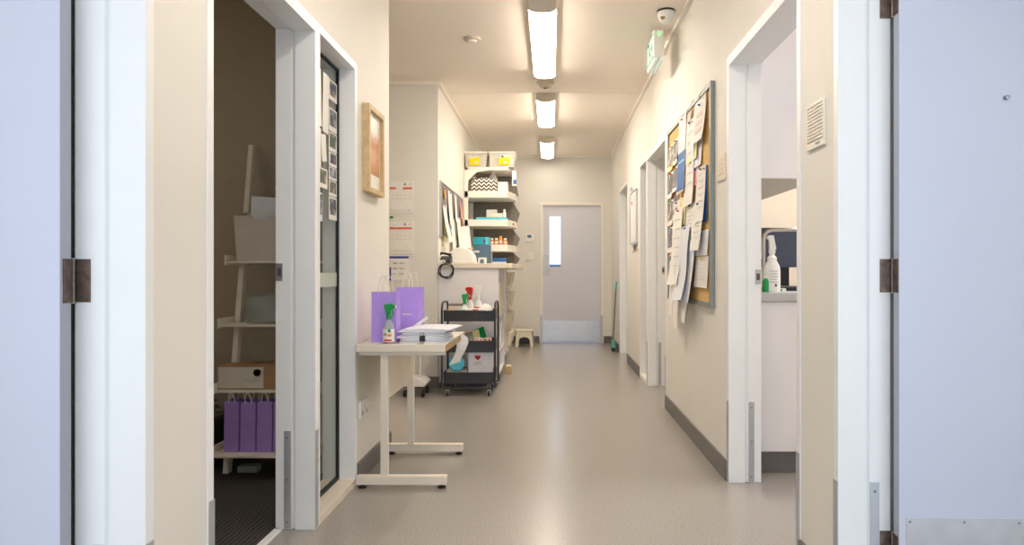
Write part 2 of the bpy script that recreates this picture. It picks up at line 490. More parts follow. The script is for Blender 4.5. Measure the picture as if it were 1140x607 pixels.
def door_leaf(parent, side, xe, y0, y1, base, ang=0.0):
    s = -1 if side == 'L' else 1
    bx = base[0]; by = base[1]
    piv = bpy.data.objects.new('door_leaf', None)
    m = MB(); xa = sorted((0, s * .84)); m.box(xa[0], xa[1], -(y1 - y0), 0, .008, 1.985)
    o = m.build('door_leaf', M['door'], parent, bevel=.001)
    o.location = (xe - bx, y1 - by, 0); o.rotation_euler = (0, 0, ang)
    m = MB(); xa = sorted((-s * .0006, s * .0012)); m.box(xa[0], xa[1], -(y1 - y0) + .001, -.0008, .009, 1.984)
    m.build('leaf_edge', M['edge'], o)
    m = MB(); xa = sorted((s * .02, s * .82)); m.box(xa[0], xa[1], -(y1 - y0) - .0015, -(y1 - y0), .02, .305)
    k = m.build('kick_plate', M['steel'], o, bevel=.0005)
    q = MB()
    for i in range(6):
        for zz in (.032, .293): q.lathe([(.004, 0), (.004, -.0012), (.002, -.002)], (s * (.03 + i * .156), -(y1 - y0) - .0015, zz), 10, 'y')
    q.build('screw', M['screw'], k)
    bpy.data.objects.remove(piv)
    return o


l1 = door_leaf(d1, 'L', -1.096, 1.521, 1.557, (XL, 1.574), R(0.0))
l2 = door_leaf(d2, 'R', 1.019, 1.998, 2.033, (XR, 2.045), R(-2.0))
MB().lathe([(.0001, -.012), (.006, -.011), (.007, -.006), (.006, 0)], (.305, -.035, 1.53), 14, 'y').build('hook_screw', M['screw'], l2, smooth=True)
# hinges are built in world space and then moved into the frame's space
for dd, side, xp, xe, yj, ya_, yb_, zs in ((d1, 'L', XLo - .005, -1.096, 1.580, 1.530, 1.560, (.2, 1.003, 1.80)), (d2, 'R', XRo + .003, 1.019, 2.051, 2.002, 2.036, (.196, 1.012, 1.835))):
    for z in zs:
        h = hinge(dd, side, z, xp, xe, yj, ya_, yb_)
        h.location = -dd.location

# window beside the left doorway
win = thing('window_1', 'tall interior window beside the left doorway with photos taped on its glass', 'window', (XL, 3.255, 0), kind='structure')


def wl(m): return m.xf(Matrix.Translation((-XL, -3.255, 0)))


y0, y1 = 2.762, 3.255
m = MB(); m.box(XLo, XL + .004, y1, y1 + FR, 0, HL); m.box(XLo, XL + .004, y0 - .022, y0, 0, HL)
m.box(XLo, XL + .004, y0 - .022, y1 + FR, HL, HL + FR)
wl(m).build('window_frame', M['trimw'], win, bevel=.002)
m = MB(); m.box(XLo, XL + .004, y0, y1, 0, .035)
wl(m).build('window_sill', M['birch'], win, bevel=.002, label='pale timber sill at floor level')
m = MB(); m.box(-1.03, -1.012, y0, y0 + .006, .035, HL); m.box(-1.03, -1.012, y1 - .008, y1, .035, HL); m.box(-1.03, -1.012, y0, y1, .035, .05); m.box(-1.03, -1.012, y0, y1, HL - .01, HL)
wl(m).build('glazing_seal', M['seal'], win)
gl = wl(box(-1.024, -1.018, y0 + .002, y1 - .002, .04, HL - .005)).build('glass_pane', M['glass'], win)
wl(box(-1.0255, -1.0245, y0 + .006, y1 - .008, .955, 1.02)).build('safety_band', M['frost'], gl, label='frosted horizontal strip')
# sidelight window beyond the noticeboard on the right
win2 = thing('window_2', 'narrow tall side window next to the right doorway beyond the noticeboard', 'window', (XR, 6.62, 0), kind='structure')


def wr(m): return m.xf(Matrix.Translation((-XR, -6.62, 0)))


m = MB(); m.box(XR - .004, XRo, 6.62, 6.62 + FR, 0, HR); m.box(XR - .004, XRo, 6.62 - .46, 6.62 + FR, HR, HR + FR); m.box(XR - .004, XRo, 6.155, 6.19, 0, HR)
wr(m).build('window_frame', M['trimw'], win2, bevel=.002)
wr(box(XR - .004, XRo, 6.19, 6.62, 0, .04)).build('window_sill', M['cove'], win2, bevel=.002)
wr(box(XR + .078, XR + .084, 6.19, 6.62, .04, HR)).build('glass_pane', M['glass'], win2)

# threshold strip of the left room
tag(box(XLo - .002, XLo + .03, 1.90, 2.70, 0, .009).build('threshold_strip', M['trimw'], bevel=.002), 'pale metal strip where carpet meets the vinyl floor', 'threshold', kind='structure')

# end door
d7 = thing('door_7', 'closed lavender door at the end of the corridor with narrow window', 'door', (.288, YF, 0), kind='structure')


def wd(m): return m.xf(Matrix.Translation((-.288, -YF, 0)))


m = MB(); m.box(DX0 - .006, -.13, YF - .012, YF + .13, 0, 1.985); m.box(.708, DX1 + .006, YF - .012, YF + .13, 0, 1.985); m.box(DX0 - .006, DX1 + .006, YF - .012, YF + .13, 1.985, DZ + .006)
wd(m).build('door_frame', M['cove'], d7, bevel=.003)
m = MB(); x0, x1, z0, z1 = -.026, .130, 1.10, 1.826
m.box(-.128, x0, YF + .02, YF + .06, .01, 1.98); m.box(x1, .706, YF + .02, YF + .06, .01, 1.98); m.box(x0, x1, YF + .02, YF + .06, .01, z0); m.box(x0, x1, YF + .02, YF + .06, z1, 1.98)
lf = wd(m).build('door_leaf', M['doorfar'], d7)
m = MB(); b_ = .012
m.box(x0 - b_, x0, YF + .014, YF + .02, z0 - b_, z1 + b_); m.box(x1, x1 + b_, YF + .014, YF + .02, z0 - b_, z1 + b_); m.box(x0, x1, YF + .014, YF + .02, z0 - b_, z0); m.box(x0, x1, YF + .014, YF + .02, z1, z1 + b_)
wd(m).build('window_bead', M['doorfar'], lf)
wd(box(x0, x1, YF + .038, YF + .043, z0, z1)).build('glass_pane', M['glass'], lf)
wd(box(-.125, .703, YF + .017, YF + .02, .02, .32)).build('kick_plate', M['steel'], lf, bevel=.0008)
pp = wd(box(-.122, -.03, YF + .016, YF + .02, .97, 1.27)).build('push_plate', M['plate'], lf, bevel=.001)
for xa in (-.165, .708):
    wd(box(xa + .004, xa + .03, YF - .015, YF - .011, .005, .40)).build('corner_plate', M['alum'], d7)

# outside beyond the end door
tag(box(-8, 8, YF + .3, 30, -.2, -.12).build('ground_outside', M['grass']), 'pale concrete ground outside the end door', 'ground', kind='structure')
bn = thing('storage_container', 'blue container seen low through the end door window', 'container', (.1, 13.2, -.12))
box(-1.3, 1.3, -.6, .6, 0, 1.25).build('body', M['blue'], bn, bevel=.02)
m = MB()
for i in range(12): m.box(-1.22 + i * .21, -1.14 + i * .21, -.63, -.6, .08, 1.17)
m.build('rib', M['blue'], bn)
box(-1.34, 1.34, -.64, .64, 1.25, 1.29).build('lid', M['slate'], bn, bevel=.01)

# ------------------------------------------------------------------ ceiling fittings


def fixture(y0, y1, label, lm='lamp'):
    L = y1 - y0
    root = thing('ceiling_light', label, 'light', (-.056, (y0 + y1) / 2, CZ), group='batten lights along the corridor ceiling')
    def prof(w, d, k=.3):
        pts = [(-w, 0), (-w, -d * (1 - k))]
        for i in range(1, 10):
            a = math.pi * i / 10; pts.append((-w * math.cos(a), -d * (1 - k) - d * k * math.sin(a)))
        return pts + [(w, -d * (1 - k)), (w, 0)]
    MB().box(-.07, .07, -L / 2 + .02, L / 2 - .02, -.02, 0).build('base', M['fixture'], root)
    for sg in (-1, 1): MB().box(min(sg * .084, sg * .089), max(sg * .084, sg * .089), -L / 2 + .03, L / 2 - .03, -.052, 0).build('side_rail', M['fixture'], root)
    MB().prism([(x, z - .004) for x, z in prof(.084, .078)], 'y', -L / 2 + .035, L / 2 - .035).build('diffuser', M[lm], root)
    for ya, yb in ((-L / 2, -L / 2 + .036), (L / 2 - .036, L / 2)):
        MB().prism(prof(.088, .085), 'y', ya, yb).build('end_cap', M['fixture'], root, bevel=.003)
    return root


fixture(4.16, 5.66, 'nearest lit batten light on the ceiling')
fixture(6.37, 7.57, 'middle lit batten light on the ceiling, beyond the smoke detector')
fixture(8.42, 9.64, 'farthest lit batten light, close to the end wall', 'lampfar')
fixture(1.30, 2.80, 'batten light overhead between the near doorways', 'lampnear')

sd = thing('smoke_detector', 'round cream smoke detector between the first two batten lights', 'detector', (-.056, 6.03, CZ))
MB().lathe([(.078, 0), (.078, -.012), (.066, -.018)], (0, 0, 0), 28).build('base', M['fixture'], sd, smooth=True)
MB().lathe([(.058, -.018), (.05, -.045), (.02, -.05), (.0001, -.05)], (0, 0, 0), 28).build('sensor_head', M['fixture'], sd, smooth=True)
MB().lathe([(.018, -.05), (.015, -.056), (.0001, -.057)], (0, 0, 0), 16).build('sensor_lens', M['felt'], sd, smooth=True)
cd = thing('ceiling_sensor', 'small flat round cream disc on the bare left part of the ceiling', 'sensor', (-.57, 4.90, CZ))
MB().lathe([(.062, 0), (.060, -.012), (.045, -.018)], (0, 0, 0), 28).build('base', M['fixture'], cd, smooth=True)
MB().lathe([(.036, -.018), (.03, -.028), (.0001, -.03)], (0, 0, 0), 28).build('cover', M['ceiling'], cd, smooth=True)

dm = thing('dome_sensor', 'white dome sensor with dark rim on the ceiling above the exit sign', 'sensor', (.735, 4.38, CZ))
MB().lathe([(.058, 0), (.058, -.012)], (0, 0, 0), 28).build('rim', M['charcoal'], dm)
MB().lathe([(.055, -.012), (.054, -.03), (.045, -.06), (.025, -.08), (.0001, -.085)], (0, 0, 0), 28).build('dome', M['plastic'], dm, smooth=True)
m = MB().lathe([(.0001, -.003), (.012, -.002), (.014, 0), (.014, .006)], (0, 0, 0), 16, 'y', 1, 1.6)
m.xf(Matrix.Translation((-.028, -.037, -.052)) @ Matrix.Rotation(R(-35), 4, 'X') @ Matrix.Rotation(R(-25), 4, 'Z'))
m.build('lens', M['card'], dm, smooth=True)

es = thing('exit_sign', 'lit green and white exit sign box hung beside the right wall', 'sign', (.7235, 4.60, 2.46))
box(-.033, .033, 0, .35, .012, .197).build('housing', M['plastic'], es, bevel=.004)
fc = box(-.0355, -.033, .012, .338, .02, .185).build('sign_face', M['signlit'], es)
m = MB()  # running figure, door and arrow on the face (seen from the corridor axis, +Y runs to the right)
fx0, fx1 = -.0375, -.0353
m.box(fx0, fx1, .015, .335, .176, .184); m.box(fx0, fx1, .015, .335, .021, .029)
m.prism([(.225, .03), (.31, .03), (.31, .17), (.225, .17), (.225, .155), (.295, .155), (.295, .03)], 'x', fx0, fx1)
m.lathe([(.0001, fx0), (.013, fx0), (.013, fx1), (.0001, fx1)], (0, .205, .15), 14, 'x')
m.prism([(.175, .13), (.205, .135), (.215, .10), (.195, .085), (.205, .035), (.19, .035), (.18, .08), (.155, .06), (.13, .06), (.13, .07), (.15, .075), (.17, .10)], 'x', fx0, fx1)
m.prism([(.05, .10), (.08, .13), (.08, .11), (.115, .11), (.115, .09), (.08, .09), (.08, .07)], 'x', fx0, fx1)
m.build('pictogram', M['signgreen'], fc)
MB().lathe([(.007, 0), (.007, -.003), (.0001, -.004)], (0, 0, .17), 14, 'y').build('indicator_light', M['ledg'], es)
for xa in (-.028, .012): box(xa, xa + .014, .01, .34, -.004, .012).build('light_strip', M['signlit'], es)
box(-.02, .02, .14, .21, .197, .24).build('bracket', M['plastic'], es)

# ------------------------------------------------------------------ wall plates and notices


def wall_plate_far(name, label, cat, px0, px1, py0, py1):
    a = P(px0, py1, YF); b = P(px1, py0, YF)
    root = thing(name, label, cat, ((a.x + b.x) / 2, YF, a.z))
    w_ = (b.x - a.x) / 2; h_ = b.z - a.z
    box(-w_, w_, -.014, 0, 0, h_).build('plate', M['plastic'], root, bevel=.003)
    return root, w_, h_


r_, w_, h_ = wall_plate_far('thermostat', 'white square thermostat on the end wall above the light switch', 'thermostat', 585, 594, 260, 269.5)
box(-w_ * .5, w_ * .45, -.016, -.013, h_ * .5, h_ * .82).build('screen', M['slate'], r_)
r_, w_, h_ = wall_plate_far('light_switch', 'white light switch on the end wall below the thermostat', 'switch', 586.5, 593, 281, 290)
box(-.012, .012, -.019, -.013, h_ * .3, h_ * .7).build('rocker', M['plastic'], r_, bevel=.002)

# right wall notices
sg = thing('wall_notice', 'small cream embossed plate by the utility room door frame', 'sign', (XR, 3.45, 1.485))
box(-.008, 0, -.07, .07, 0, .13).build('plate', M['creamp'], sg, bevel=.003)
m = MB()
for i in range(4): m.box(-.0095, -.0078, -.05, .045 - .012 * (i % 2), .03 + i * .024, .035 + i * .024)
m.build('print', M['pinks'], sg)
nt_ = thing('wall_notice', 'white ventilated panel with lines beside the nearest right doorway', 'notice', (XR, 2.215, 1.425))
box(-.009, 0, -.072, .072, 0, .150).build('panel', M['cove'], nt_, bevel=.002)
m = MB()
for i in range(11): m.box(-.0125, -.0085, -.065, .062, .026 + i * .0112, .0305 + i * .0112)
m.build('ridge', M['cove'], nt_)
box(-.0105, -.0088, -.045, -.01, .010, .016).build('print', M['ink'], nt_)

# wall whiteboard on the right
wb = thing('whiteboard', 'small silver framed clip board with white sheet between the right doorways', 'whiteboard', (XR, 7.08, 1.33))
box(-.012, 0, -.26, .26, 0, .52).build('panel', M['white'], wb)
m = MB(); m.box(-.02, 0, -.275, -.26, -.01, .53); m.box(-.02, 0, .26, .275, -.01, .53); m.box(-.02, 0, -.26, .26, .52, .532); m.box(-.02, 0, -.26, .26, -.012, 0)
m.build('frame', M['alum'], wb, bevel=.002)
MB().tube([(-.02, -.05, .53), (-.035, -.05, .56), (-.035, .05, .56), (-.02, .05, .53)], .006, 8).build('hanging_hook', M['alum'], wb, smooth=True)
box(-.045, 0, -.26, .0, -.03, -.012).build('pen_tray', M['alum'], wb, bevel=.002)
tag(box(XR - .018, XR - .0135, 7.0, 7.24, 1.25, 1.83).build('paper_sheet', M['paper']), 'long white sheet clipped over the small silver framed board', 'paper')
tag(MB().lathe([(.018, 0), (.018, -.008), (.01, -.014), (.0001, -.014)], (XR - .0185, 7.12, 1.74), 14, 'x').build('magnet', M['pink']), 'pink round magnet holding the sheet on the small board', 'magnet')

# outlet on left wall
ot = thing('power_outlet', 'white double power outlet low on the left wall by the table', 'outlet', (XL, 3.395, .305))
box(0, .012, -.07, .07, 0, .085).build('plate', M['plastic'], ot, bevel=.003)
for q in (-.035, .035):
    box(.011, .016, q - .012, q + .012, .045, .068).build('switch_rocker', M['plastic'], ot, bevel=.001)
    m = MB(); m.box(.0118, .0126, q - .010, q - .006, .018, .032); m.box(.0118, .0126, q + .006, q + .010, .018, .032); m.box(.0118, .0126, q - .002, q + .002, .010, .020)
    m.build('socket_slot', M['inkd'], ot)

# framed picture on the left wall
pf = thing('framed_picture', 'oak framed orange landscape print on the left wall', 'picture', (XL, 3.545, 1.425))
hw, hh, dp, fw = .155, .44, .036, .026
m = MB(); m.box(0, dp, -hw, -hw + fw, 0, hh); m.box(0, dp, hw - fw, hw, 0, hh); m.box(0, dp, -hw + fw, hw - fw, 0, fw); m.box(0, dp, -hw + fw, hw - fw, hh - fw, hh)
m.build('frame', M['oak'], pf, bevel=.0015)
box(.002, .016, -hw + fw, hw - fw, fw, hh - fw).build('mount', M['paper'], pf)
box(.016, .0175, -hw + fw + .025, hw - fw - .025, fw + .075, hh - fw - .012).build('print', M['art'], pf)

# ------------------------------------------------------------------ papers on surfaces


def sheet_mesh(w, h, curl=.02, side=0.0, nx=5, nz=9, wave=0.0, flare=1.0):
    """hangs in local YZ plane, top edge at z=0, bulging to -X; 1.2 mm thick"""
    bm = bmesh.new(); g = []
    for k in (0, 1):
        rows = []
        for j in range(nz):
            u = j / (nz - 1); row = []
            for i in range(nx):
                v = i / (nx - 1) - .5
                x = -(curl * u ** 1.8) - side * v * v * 4 * u - wave * math.sin(u * 6.3) * .5 - k * .0012
                row.append(bm.verts.new((x, v * w * (1 + (flare - 1) * u), -u * h)))
            rows.append(row)
        g.append(rows)
    for k in (0, 1):
        for j in range(nz - 1):
            for i in range(nx - 1):
                f = [g[k][j][i], g[k][j + 1][i], g[k][j + 1][i + 1], g[k][j][i + 1]]
                bm.faces.new(f if k == 0 else f[::-1])
    def edge(seq):
        for a, b in zip(seq, seq[1:]):
            bm.faces.new([g[0][a[0]][a[1]], g[0][b[0]][b[1]], g[1][b[0]][b[1]], g[1][a[0]][a[1]]])
    edge([(0, i) for i in range(nx)]); edge([(nz - 1, i) for i in range(nx)]); edge([(j, 0) for j in range(nz)]); edge([(j, nx - 1) for j in range(nz)])
    m = MB(); m.bm.free(); m.bm = bm
    return m


board = thing('noticeboard', 'large cork noticeboard crowded with papers on the right wall', 'noticeboard', (XR, 4.27, .834))
BW, BH = .672, 1.2
box(-.012, 0, -BW + .02, BW - .02, .02, BH - .02).build('cork_panel', M['cork'], board)
m = MB(); m.box(-.024, 0, -BW, -BW + .028, 0, BH); m.box(-.024, 0, BW - .028, BW, 0, BH); m.box(-.024, 0, -BW, BW, 0, .026); m.box(-.024, 0, -BW, BW, BH - .026, BH)
m.build('frame', M['frame_g'], board, bevel=.003)
for yy in (-BW, BW - .032):
    for zz in (-.001, BH - .033):
        box(-.026, 0, yy - .002, yy + .034, zz, zz + .034).build('corner_cap', M['frame_g'], board, bevel=.004)


def pin_paper(xn, xf, yt, yb, m, label, off=.016, curl=.02, side=.008, tilt=0, wave=0, pin='blue', pattern=None, group=None, name='paper_sheet', flare=1.0, cat='paper'):
    X = XR - off
    Yn = X * F / (xn - VX); Yf = X * F / (xf - VX)
    zt = CH - (yt - VY) / F * Yn; zb = CH - (yb - VY) / F * Yn
    w_ = abs(Yf - Yn); h_ = zt - zb; tilt *= .3; curl *= .45; side *= .6; wave *= .6
    o = thing(name, label, cat, (X, (Yn + Yf) / 2, zt), group=group)
    o.rotation_euler = (R(tilt), 0, 0)
    o2 = sheet_mesh(w_, h_, curl, side, wave=wave, flare=flare).build('page', M[m] if isinstance(m, str) else m, o, smooth=True)
    if pin: MB().lathe([(.007, .002), (.007, -.004), (.004, -.009), (.006, -.014), (.0001, -.015)], (0, 0, -.014), 10, 'x').build('push_pin', M[pin], o, smooth=True)
    def lay(u0, u1, v0, v1, pm, nm='print'):
        # follow the page curve at the band's height
        n = 4; q = MB()
        for k in range(n):
            ua, ub = u0 + (u1 - u0) * k / n, u0 + (u1 - u0) * (k + 1) / n
            def xx(u): return -(curl * u ** 1.8) - wave * math.sin(u * 6.3) * .5 - .0016 - side * u * .9
            pts = []
            for u in (ub, ua):
                for (dx, v) in ((-.0006, v0), (-.0006, v1), (.0008, v1), (.0008, v0)):
                    pts.append((xx(u) + dx, (v - .5) * w_, -u * h_))
            q.hexa(pts)
        q.build(nm, M[pm] if isinstance(pm, str) else pm, o2)
    if pattern == 'lines':
        for k in range(6): lay(.14 + k * .12, .15 + k * .12, .2, .8 - .1 * (k % 2), 'faint')
    elif pattern == 'pinkband':
        for k in range(3): lay(.25 + k * .2, .36 + k * .2, .2, .75, 'pinks')
    elif pattern == 'poster':
        lay(.46, .97, .02, .98, 'blue'); lay(.46, .8, .1, .9, 'cyan')
    elif pattern == 'photo':
        lay(.1, .8, .08, .92, random.choice(PH))
    return o


B = 'papers pinned to the cork noticeboard'
pin_paper(787, 774.5, 97, 111, 'paper', 'short white slip pinned at the noticeboard top near corner', curl=.012, group=B, tilt=4, pin='cyan')
pin_paper(786.5, 773, 106, 152, 'paper', 'white page with pink blocks pinned high at the noticeboard near edge', curl=.045, group=B, tilt=8, pattern='pinkband', off=.022)
pin_paper(777.5, 767, 127, 176, 'yelp', 'pale yellow sheet pinned behind pink blocked page', curl=.02, group=B, tilt=-6, pin='orange')
pin_paper(777.5, 772.5, 184, 205, 'pink', 'small pink note pinned mid height on the noticeboard', curl=.01, group=B)
pin_paper(773.5, 764, 129, 226, 'paper', 'very long narrow white sheet beside the teal and blue poster', curl=.03, group=B, off=.02, pattern='lines', wave=.01, pin='navy')
pin_paper(764, 756.2, 126, 212, 'paper', 'tall white leaflet with teal and blue lower half', curl=.03, group=B, off=.024, pattern='poster', pin='red')
pin_paper(788, 783, 183, 246, 'blue', 'blue narrow photo tucked at the noticeboard near edge', curl=.006, group=B, pin='red')
pin_paper(786, 776, 182, 245, 'paper', 'creased white sheet pinned right of the small pink note', curl=.03, group=B, off=.02, pin='green', pattern='lines')
pin_paper(783, 773, 222, 278, 'paper', 'curling white letter overlapping the middle of the near column', curl=.05, group=B, off=.024, tilt=4, pattern='lines')
pin_paper(789, 775, 255, 284, 'paperb', 'bluish white sheet above the lowest near page', curl=.01, group=B, pin='turq')
pin_paper(789, 774.5, 285, 321, 'paper', 'lowest near page with a yellow corner on bare cork', curl=.015, group=B, pin='yellow', pattern='lines')
pin_paper(773, 764, 224, 262, 'paper', 'white form pinned under the long narrow sheet', curl=.02, group=B, pattern='lines', pin='inkd')
pin_paper(774, 766, 262, 338, 'paperb', 'long curling bluish page lifting off lower cork', curl=.07, side=.02, group=B, off=.03, pin='green')
pin_paper(768, 759, 250, 335, 'paperb', 'thick lavender tinted bundle bulging from the lower board', curl=.10, side=.03, group=B, off=.035, tilt=-3, wave=.02, pin='blue', flare=1.2)
pin_paper(760.5, 751, 230, 318, 'paper', 'broad white sheet pinned left of the lavender bundle', curl=.08, side=.02, group=B, off=.03, wave=.015, pattern='lines', pin='red', flare=1.15)
pin_paper(768, 758.5, 300, 361, 'paper', 'pointed white sheet hanging below the board under the bundle', curl=.03, side=.0, group=B, off=.045, tilt=10, pin=None, flare=.35)
pin_paper(757.5, 749, 298, 367, 'paper', 'longest pointed white sheet dangling lowest beneath the board', curl=.02, group=B, off=.055, tilt=-6, pin=None, flare=.4)
pin_paper(751.5, 745.8, 290, 352, 'paper', 'far white sheet dangling under the board by the doorway', curl=.03, group=B, off=.045, tilt=-5, pin=None, flare=.7)
pin_paper(773, 770, 110, 128, 'card', 'thin brown bookmark pinned near the noticeboard top', curl=.004, group=B, pin=None)
pin_paper(773.5, 767, 176, 222, 'paper', 'white leaflet between the long narrow sheet and the pink note', curl=.02, group=B, off=.019, pin='green', pattern='lines')
pin_paper(757, 750.5, 222, 262, 'paper', 'white half sheet pinned below the teal poster', curl=.02, group=B, off=.022, pin='navy', pattern='lines')
pin_paper(764, 757.5, 214, 250, 'yelp', 'cream slip directly below the teal poster', curl=.015, group=B, off=.019, pin='red')
pin_paper(782, 774.5, 152, 182, 'paperb', 'bluish slip half hidden under the pink blocked page', curl=.01, group=B, off=.015, pin=None)
pin_paper(764, 758.5, 123, 136, 'paper', 'small white card above the teal poster leaflet', curl=.01, group=B, pin='yellow')
pin_paper(770, 764.6, 117, 140, 'boxw', 'off white narrow card at the noticeboard top edge', curl=.01, group=B, pin='orange')
# crowded far column of cards
cg = 'small cards in the crowded far column of the noticeboard'
for i in range(5):
    for j in range(2):
        y_ = 152 + i * 31 + j * 7
        x_ = 755.5 - j * 5.2
        mm = ['paper', 'yelp', 'paper', 'paperb', 'paper'][(i * 2 + j) % 5]
        pin_paper(x_, x_ - 5.2, y_, y_ + 29, mm, 'small photo card pinned in the crowded far column of the noticeboard', curl=.018 + .01 * (i % 2), group=cg, tilt=random.uniform(-7, 7), pattern='photo', pin=['blue', 'orange', 'red', 'green'][(i + j) % 4], off=.016 + .004 * j, name='photo_card', cat='photo')

# photos and papers inside the left window
pg = 'snapshots taped in a column inside the left window'


def on_window(px0, px1, py0, py1, m, label, group, photo=None, name='photo_print', tilt=0, off=.0, cat='photo'):
    X = -1.0155 + off
    Ya = X * F / (px0 - VX); Yb = X * F / (px1 - VX); Ym = (Ya + Yb) / 2
    zt = CH - (py0 - VY) / F * Ym; zb = CH - (py1 - VY) / F * Ym
    o = thing(name, label, cat, (X, Ym, zb), group=group)
    o.rotation_euler = (R(tilt), 0, 0)
    hw = abs(Yb - Ya) / 2; h = zt - zb
    b = box(-.0015, 0, -hw, hw, 0, h).build('card', M[m], o)
    if photo is not None: box(0, .0006, -hw * .82, hw * .82, h * .22, h * .93).build('image', PH[photo], b)
    return o


ys = [(91, 113), (122, 147), (148, 170), (171, 186), (187, 201), (202, 219), (220, 245)]
pl_ = ['topmost snapshot in the column taped on the left window glass', 'second snapshot from the top of the taped window column', 'third snapshot from the top of the taped window column', 'middle snapshot of the taped window column', 'third snapshot from the bottom of the taped window column', 'second snapshot from the bottom of the taped window column', 'lowest snapshot in the column taped on the left window glass']
for i, (a, b) in enumerate(ys):
    on_window(366.3, 375, a, b, 'paper', pl_[i], pg, photo=i % 6)
pg2 = 'white sheets taped on the left window glass'
on_window(353.5, 358.5, 76, 140, 'paper', 'tall white sheet taped high beside the window mullion', pg2, name='paper_sheet', tilt=3, cat='paper')
on_window(359.2, 365.5, 82, 148, 'paper', 'tall white sheet taped next to the snapshot column', pg2, name='paper_sheet', tilt=-2, off=.003, cat='paper')
on_window(353.2, 357.5, 142, 186, 'paper', 'lower white sheet taped beside the window mullion', pg2, name='paper_sheet', off=.002, cat='paper')
on_window(359, 364, 150, 180, 'paper', 'tilted small white sheet taped below the tall ones', pg2, name='paper_sheet', tilt=9, cat='paper')
on_window(353.4, 364.5, 187, 209, 'paper', 'wide snapshot taped beside the window mullion', pg, photo=2)
on_window(353.4, 359, 214, 246, 'paperb', 'lowest wide snapshot with blue tones taped in the window', pg, photo=1)

# calendars on the alcove wall


def on_alcove(name, label, cat, px0, px1, py0, py1, group=None, Y=6.028):
    a = P(px0, py1, Y); b = P(px1, py0, Y)
    o = thing(name, label, cat, (a.x, Y, a.z), group=group)
    w_, h_ = b.x - a.x, b.z - a.z
    return o, w_, h_


for k, (y0, y1, lab) in enumerate(((202, 240, 'upper white wall calendar with red headings in the alcove'), (246.5, 285, 'lower white wall calendar with red headings in the alcove'))):
    o, w_, h_ = on_alcove('wall_calendar', lab, 'calendar', 430, 461.3, y0, y1, 'calendars on the alcove wall')
    box(0, w_, -.004, 0, 0, h_).build('page', M['paper'], o)
    xs_ = w_ - (461 - 433) * 6.03 / F
    box(xs_ + .005, xs_ + .06, -.0055, -.004, h_ * .77, h_ * .80 + .008).build('heading_bar', M['redp'], o)
    box(w_ - .1 - .02 * k * 3, w_ - .02, -.0055, -.004, h_ * .77, h_ * .80 + .008).build('heading_bar', M['redp'], o)
    for i in range(2):
        m = MB()
        for j in range(5): m.box(xs_ + .02 + j * .038, xs_ + .045 + j * .038, -.005, -.004, h_ * (.48 + i * .1), h_ * (.48 + i * .1) + .006)
        m.build('date_print', M['pinks'], o)
    m = MB()
    for j in range(14):
        hj = .012 + .022 * random.random(); xj = xs_ + .005 + j * .0145
        m.box(xj, xj + .006, -.005, -.004, .03, .03 + hj)
    m.build('skyline_print', M['boxw'], o)
    m = MB(); m.box(xs_, w_ - .005, -.005, -.004, .014, .018)
    m.build('date_strip', M['ink'], o)
    m = MB(); m.prism([(w_ - .095, h_ * .88), (w_ - .08, h_ * .97), (w_ - .07, h_ * .86), (w_ - .08, h_ * .9)], 'y', -.0055, -.004)
    m.build('bird_mark', M['inkd'], o)
    MB().lathe([(.009, -.0055), (.009, -.004)], (w_ - .035, 0, h_ * .92), 12, 'y', 1.8, 1).build('round_mark', M['pinks'], o)
tag(MB().lathe([(.0001, -.012), (.012, -.010), (.012, 0)], (P(436, 242, 6.028).x, 6.028, P(436, 242, 6.028).z), 12, 'y', 1.4, .8).build('magnet', M['green']), 'green magnet clip between the two calendars', 'magnet')
o, w_, h_ = on_alcove('wall_chart', 'small white chart with navy header and navy side tab below calendars', 'notice', 433.8, 455, 285.5, 312.5)
box(0, w_, -.003, 0, 0, h_).build('page', M['paper'], o)
m = MB(); m.box(0, w_, -.0045, -.003, h_ - .018, h_); m.box(0, .014, -.0045, -.003, 0, h_ * .55)
m.build('navy_border', M['navy'], o)
m = MB()
for j in range(3):
    zc = h_ * (.25 + .22 * j)
    for q in range(3 if j else 1): m.prism([(.032 + q * .012, zc), (.042 + q * .012, zc), (.037 + q * .012, zc + .016)], 'y', -.0045, -.003)
m.build('symbol', M['inkd'], o)
m = MB()
for j in range(3):
    for q in range(2): m.box(.085, .14 - q * .02, -.0042, -.003, h_ * (.25 + .22 * j) + q * .010, h_ * (.25 + .22 * j) + q * .010 + .004)
m.build('print', M['ink'], o)

# ------------------------------------------------------------------ table by the left wall
tb = thing('side_table', 'narrow pale table on two cream T shaped legs by the left wall', 'table', (-.7065, 3.2, 0))
box(-.2095, .2095, 0, .70, .648, .681).build('tabletop', M['birch'], tb, bevel=.002)
box(.2095, .2115, 0, .70, .6485, .6805).build('edge_strip', M['birchedge'], tb, label='brown timber end edge')
for yy in (.04, .64):
    box(-.103, -.067, yy - .012, yy + .012, .055, .648).build('leg', M['legcream'], tb, bevel=.002)
    ft = box(-.215, .21, yy - .02, yy + .02, .018, .058).build('foot', M['legcream'], tb, bevel=.002)
    for xx in (-.19, .185):
        MB().lathe([(.02, .0), (.02, .006), (.008, .010), (.008, .02)], (xx, yy, 0), 16).build('foot_pad', M['black'], ft, smooth=True)
    box(-.2, .2, yy - .018, yy + .018, .63, .648).build('crossbar', M['legcream'], tb)
box(-.092, -.076, .052, .628, .415, .648).build('modesty_panel', M['birch'], tb, bevel=.001)
TZ = .681


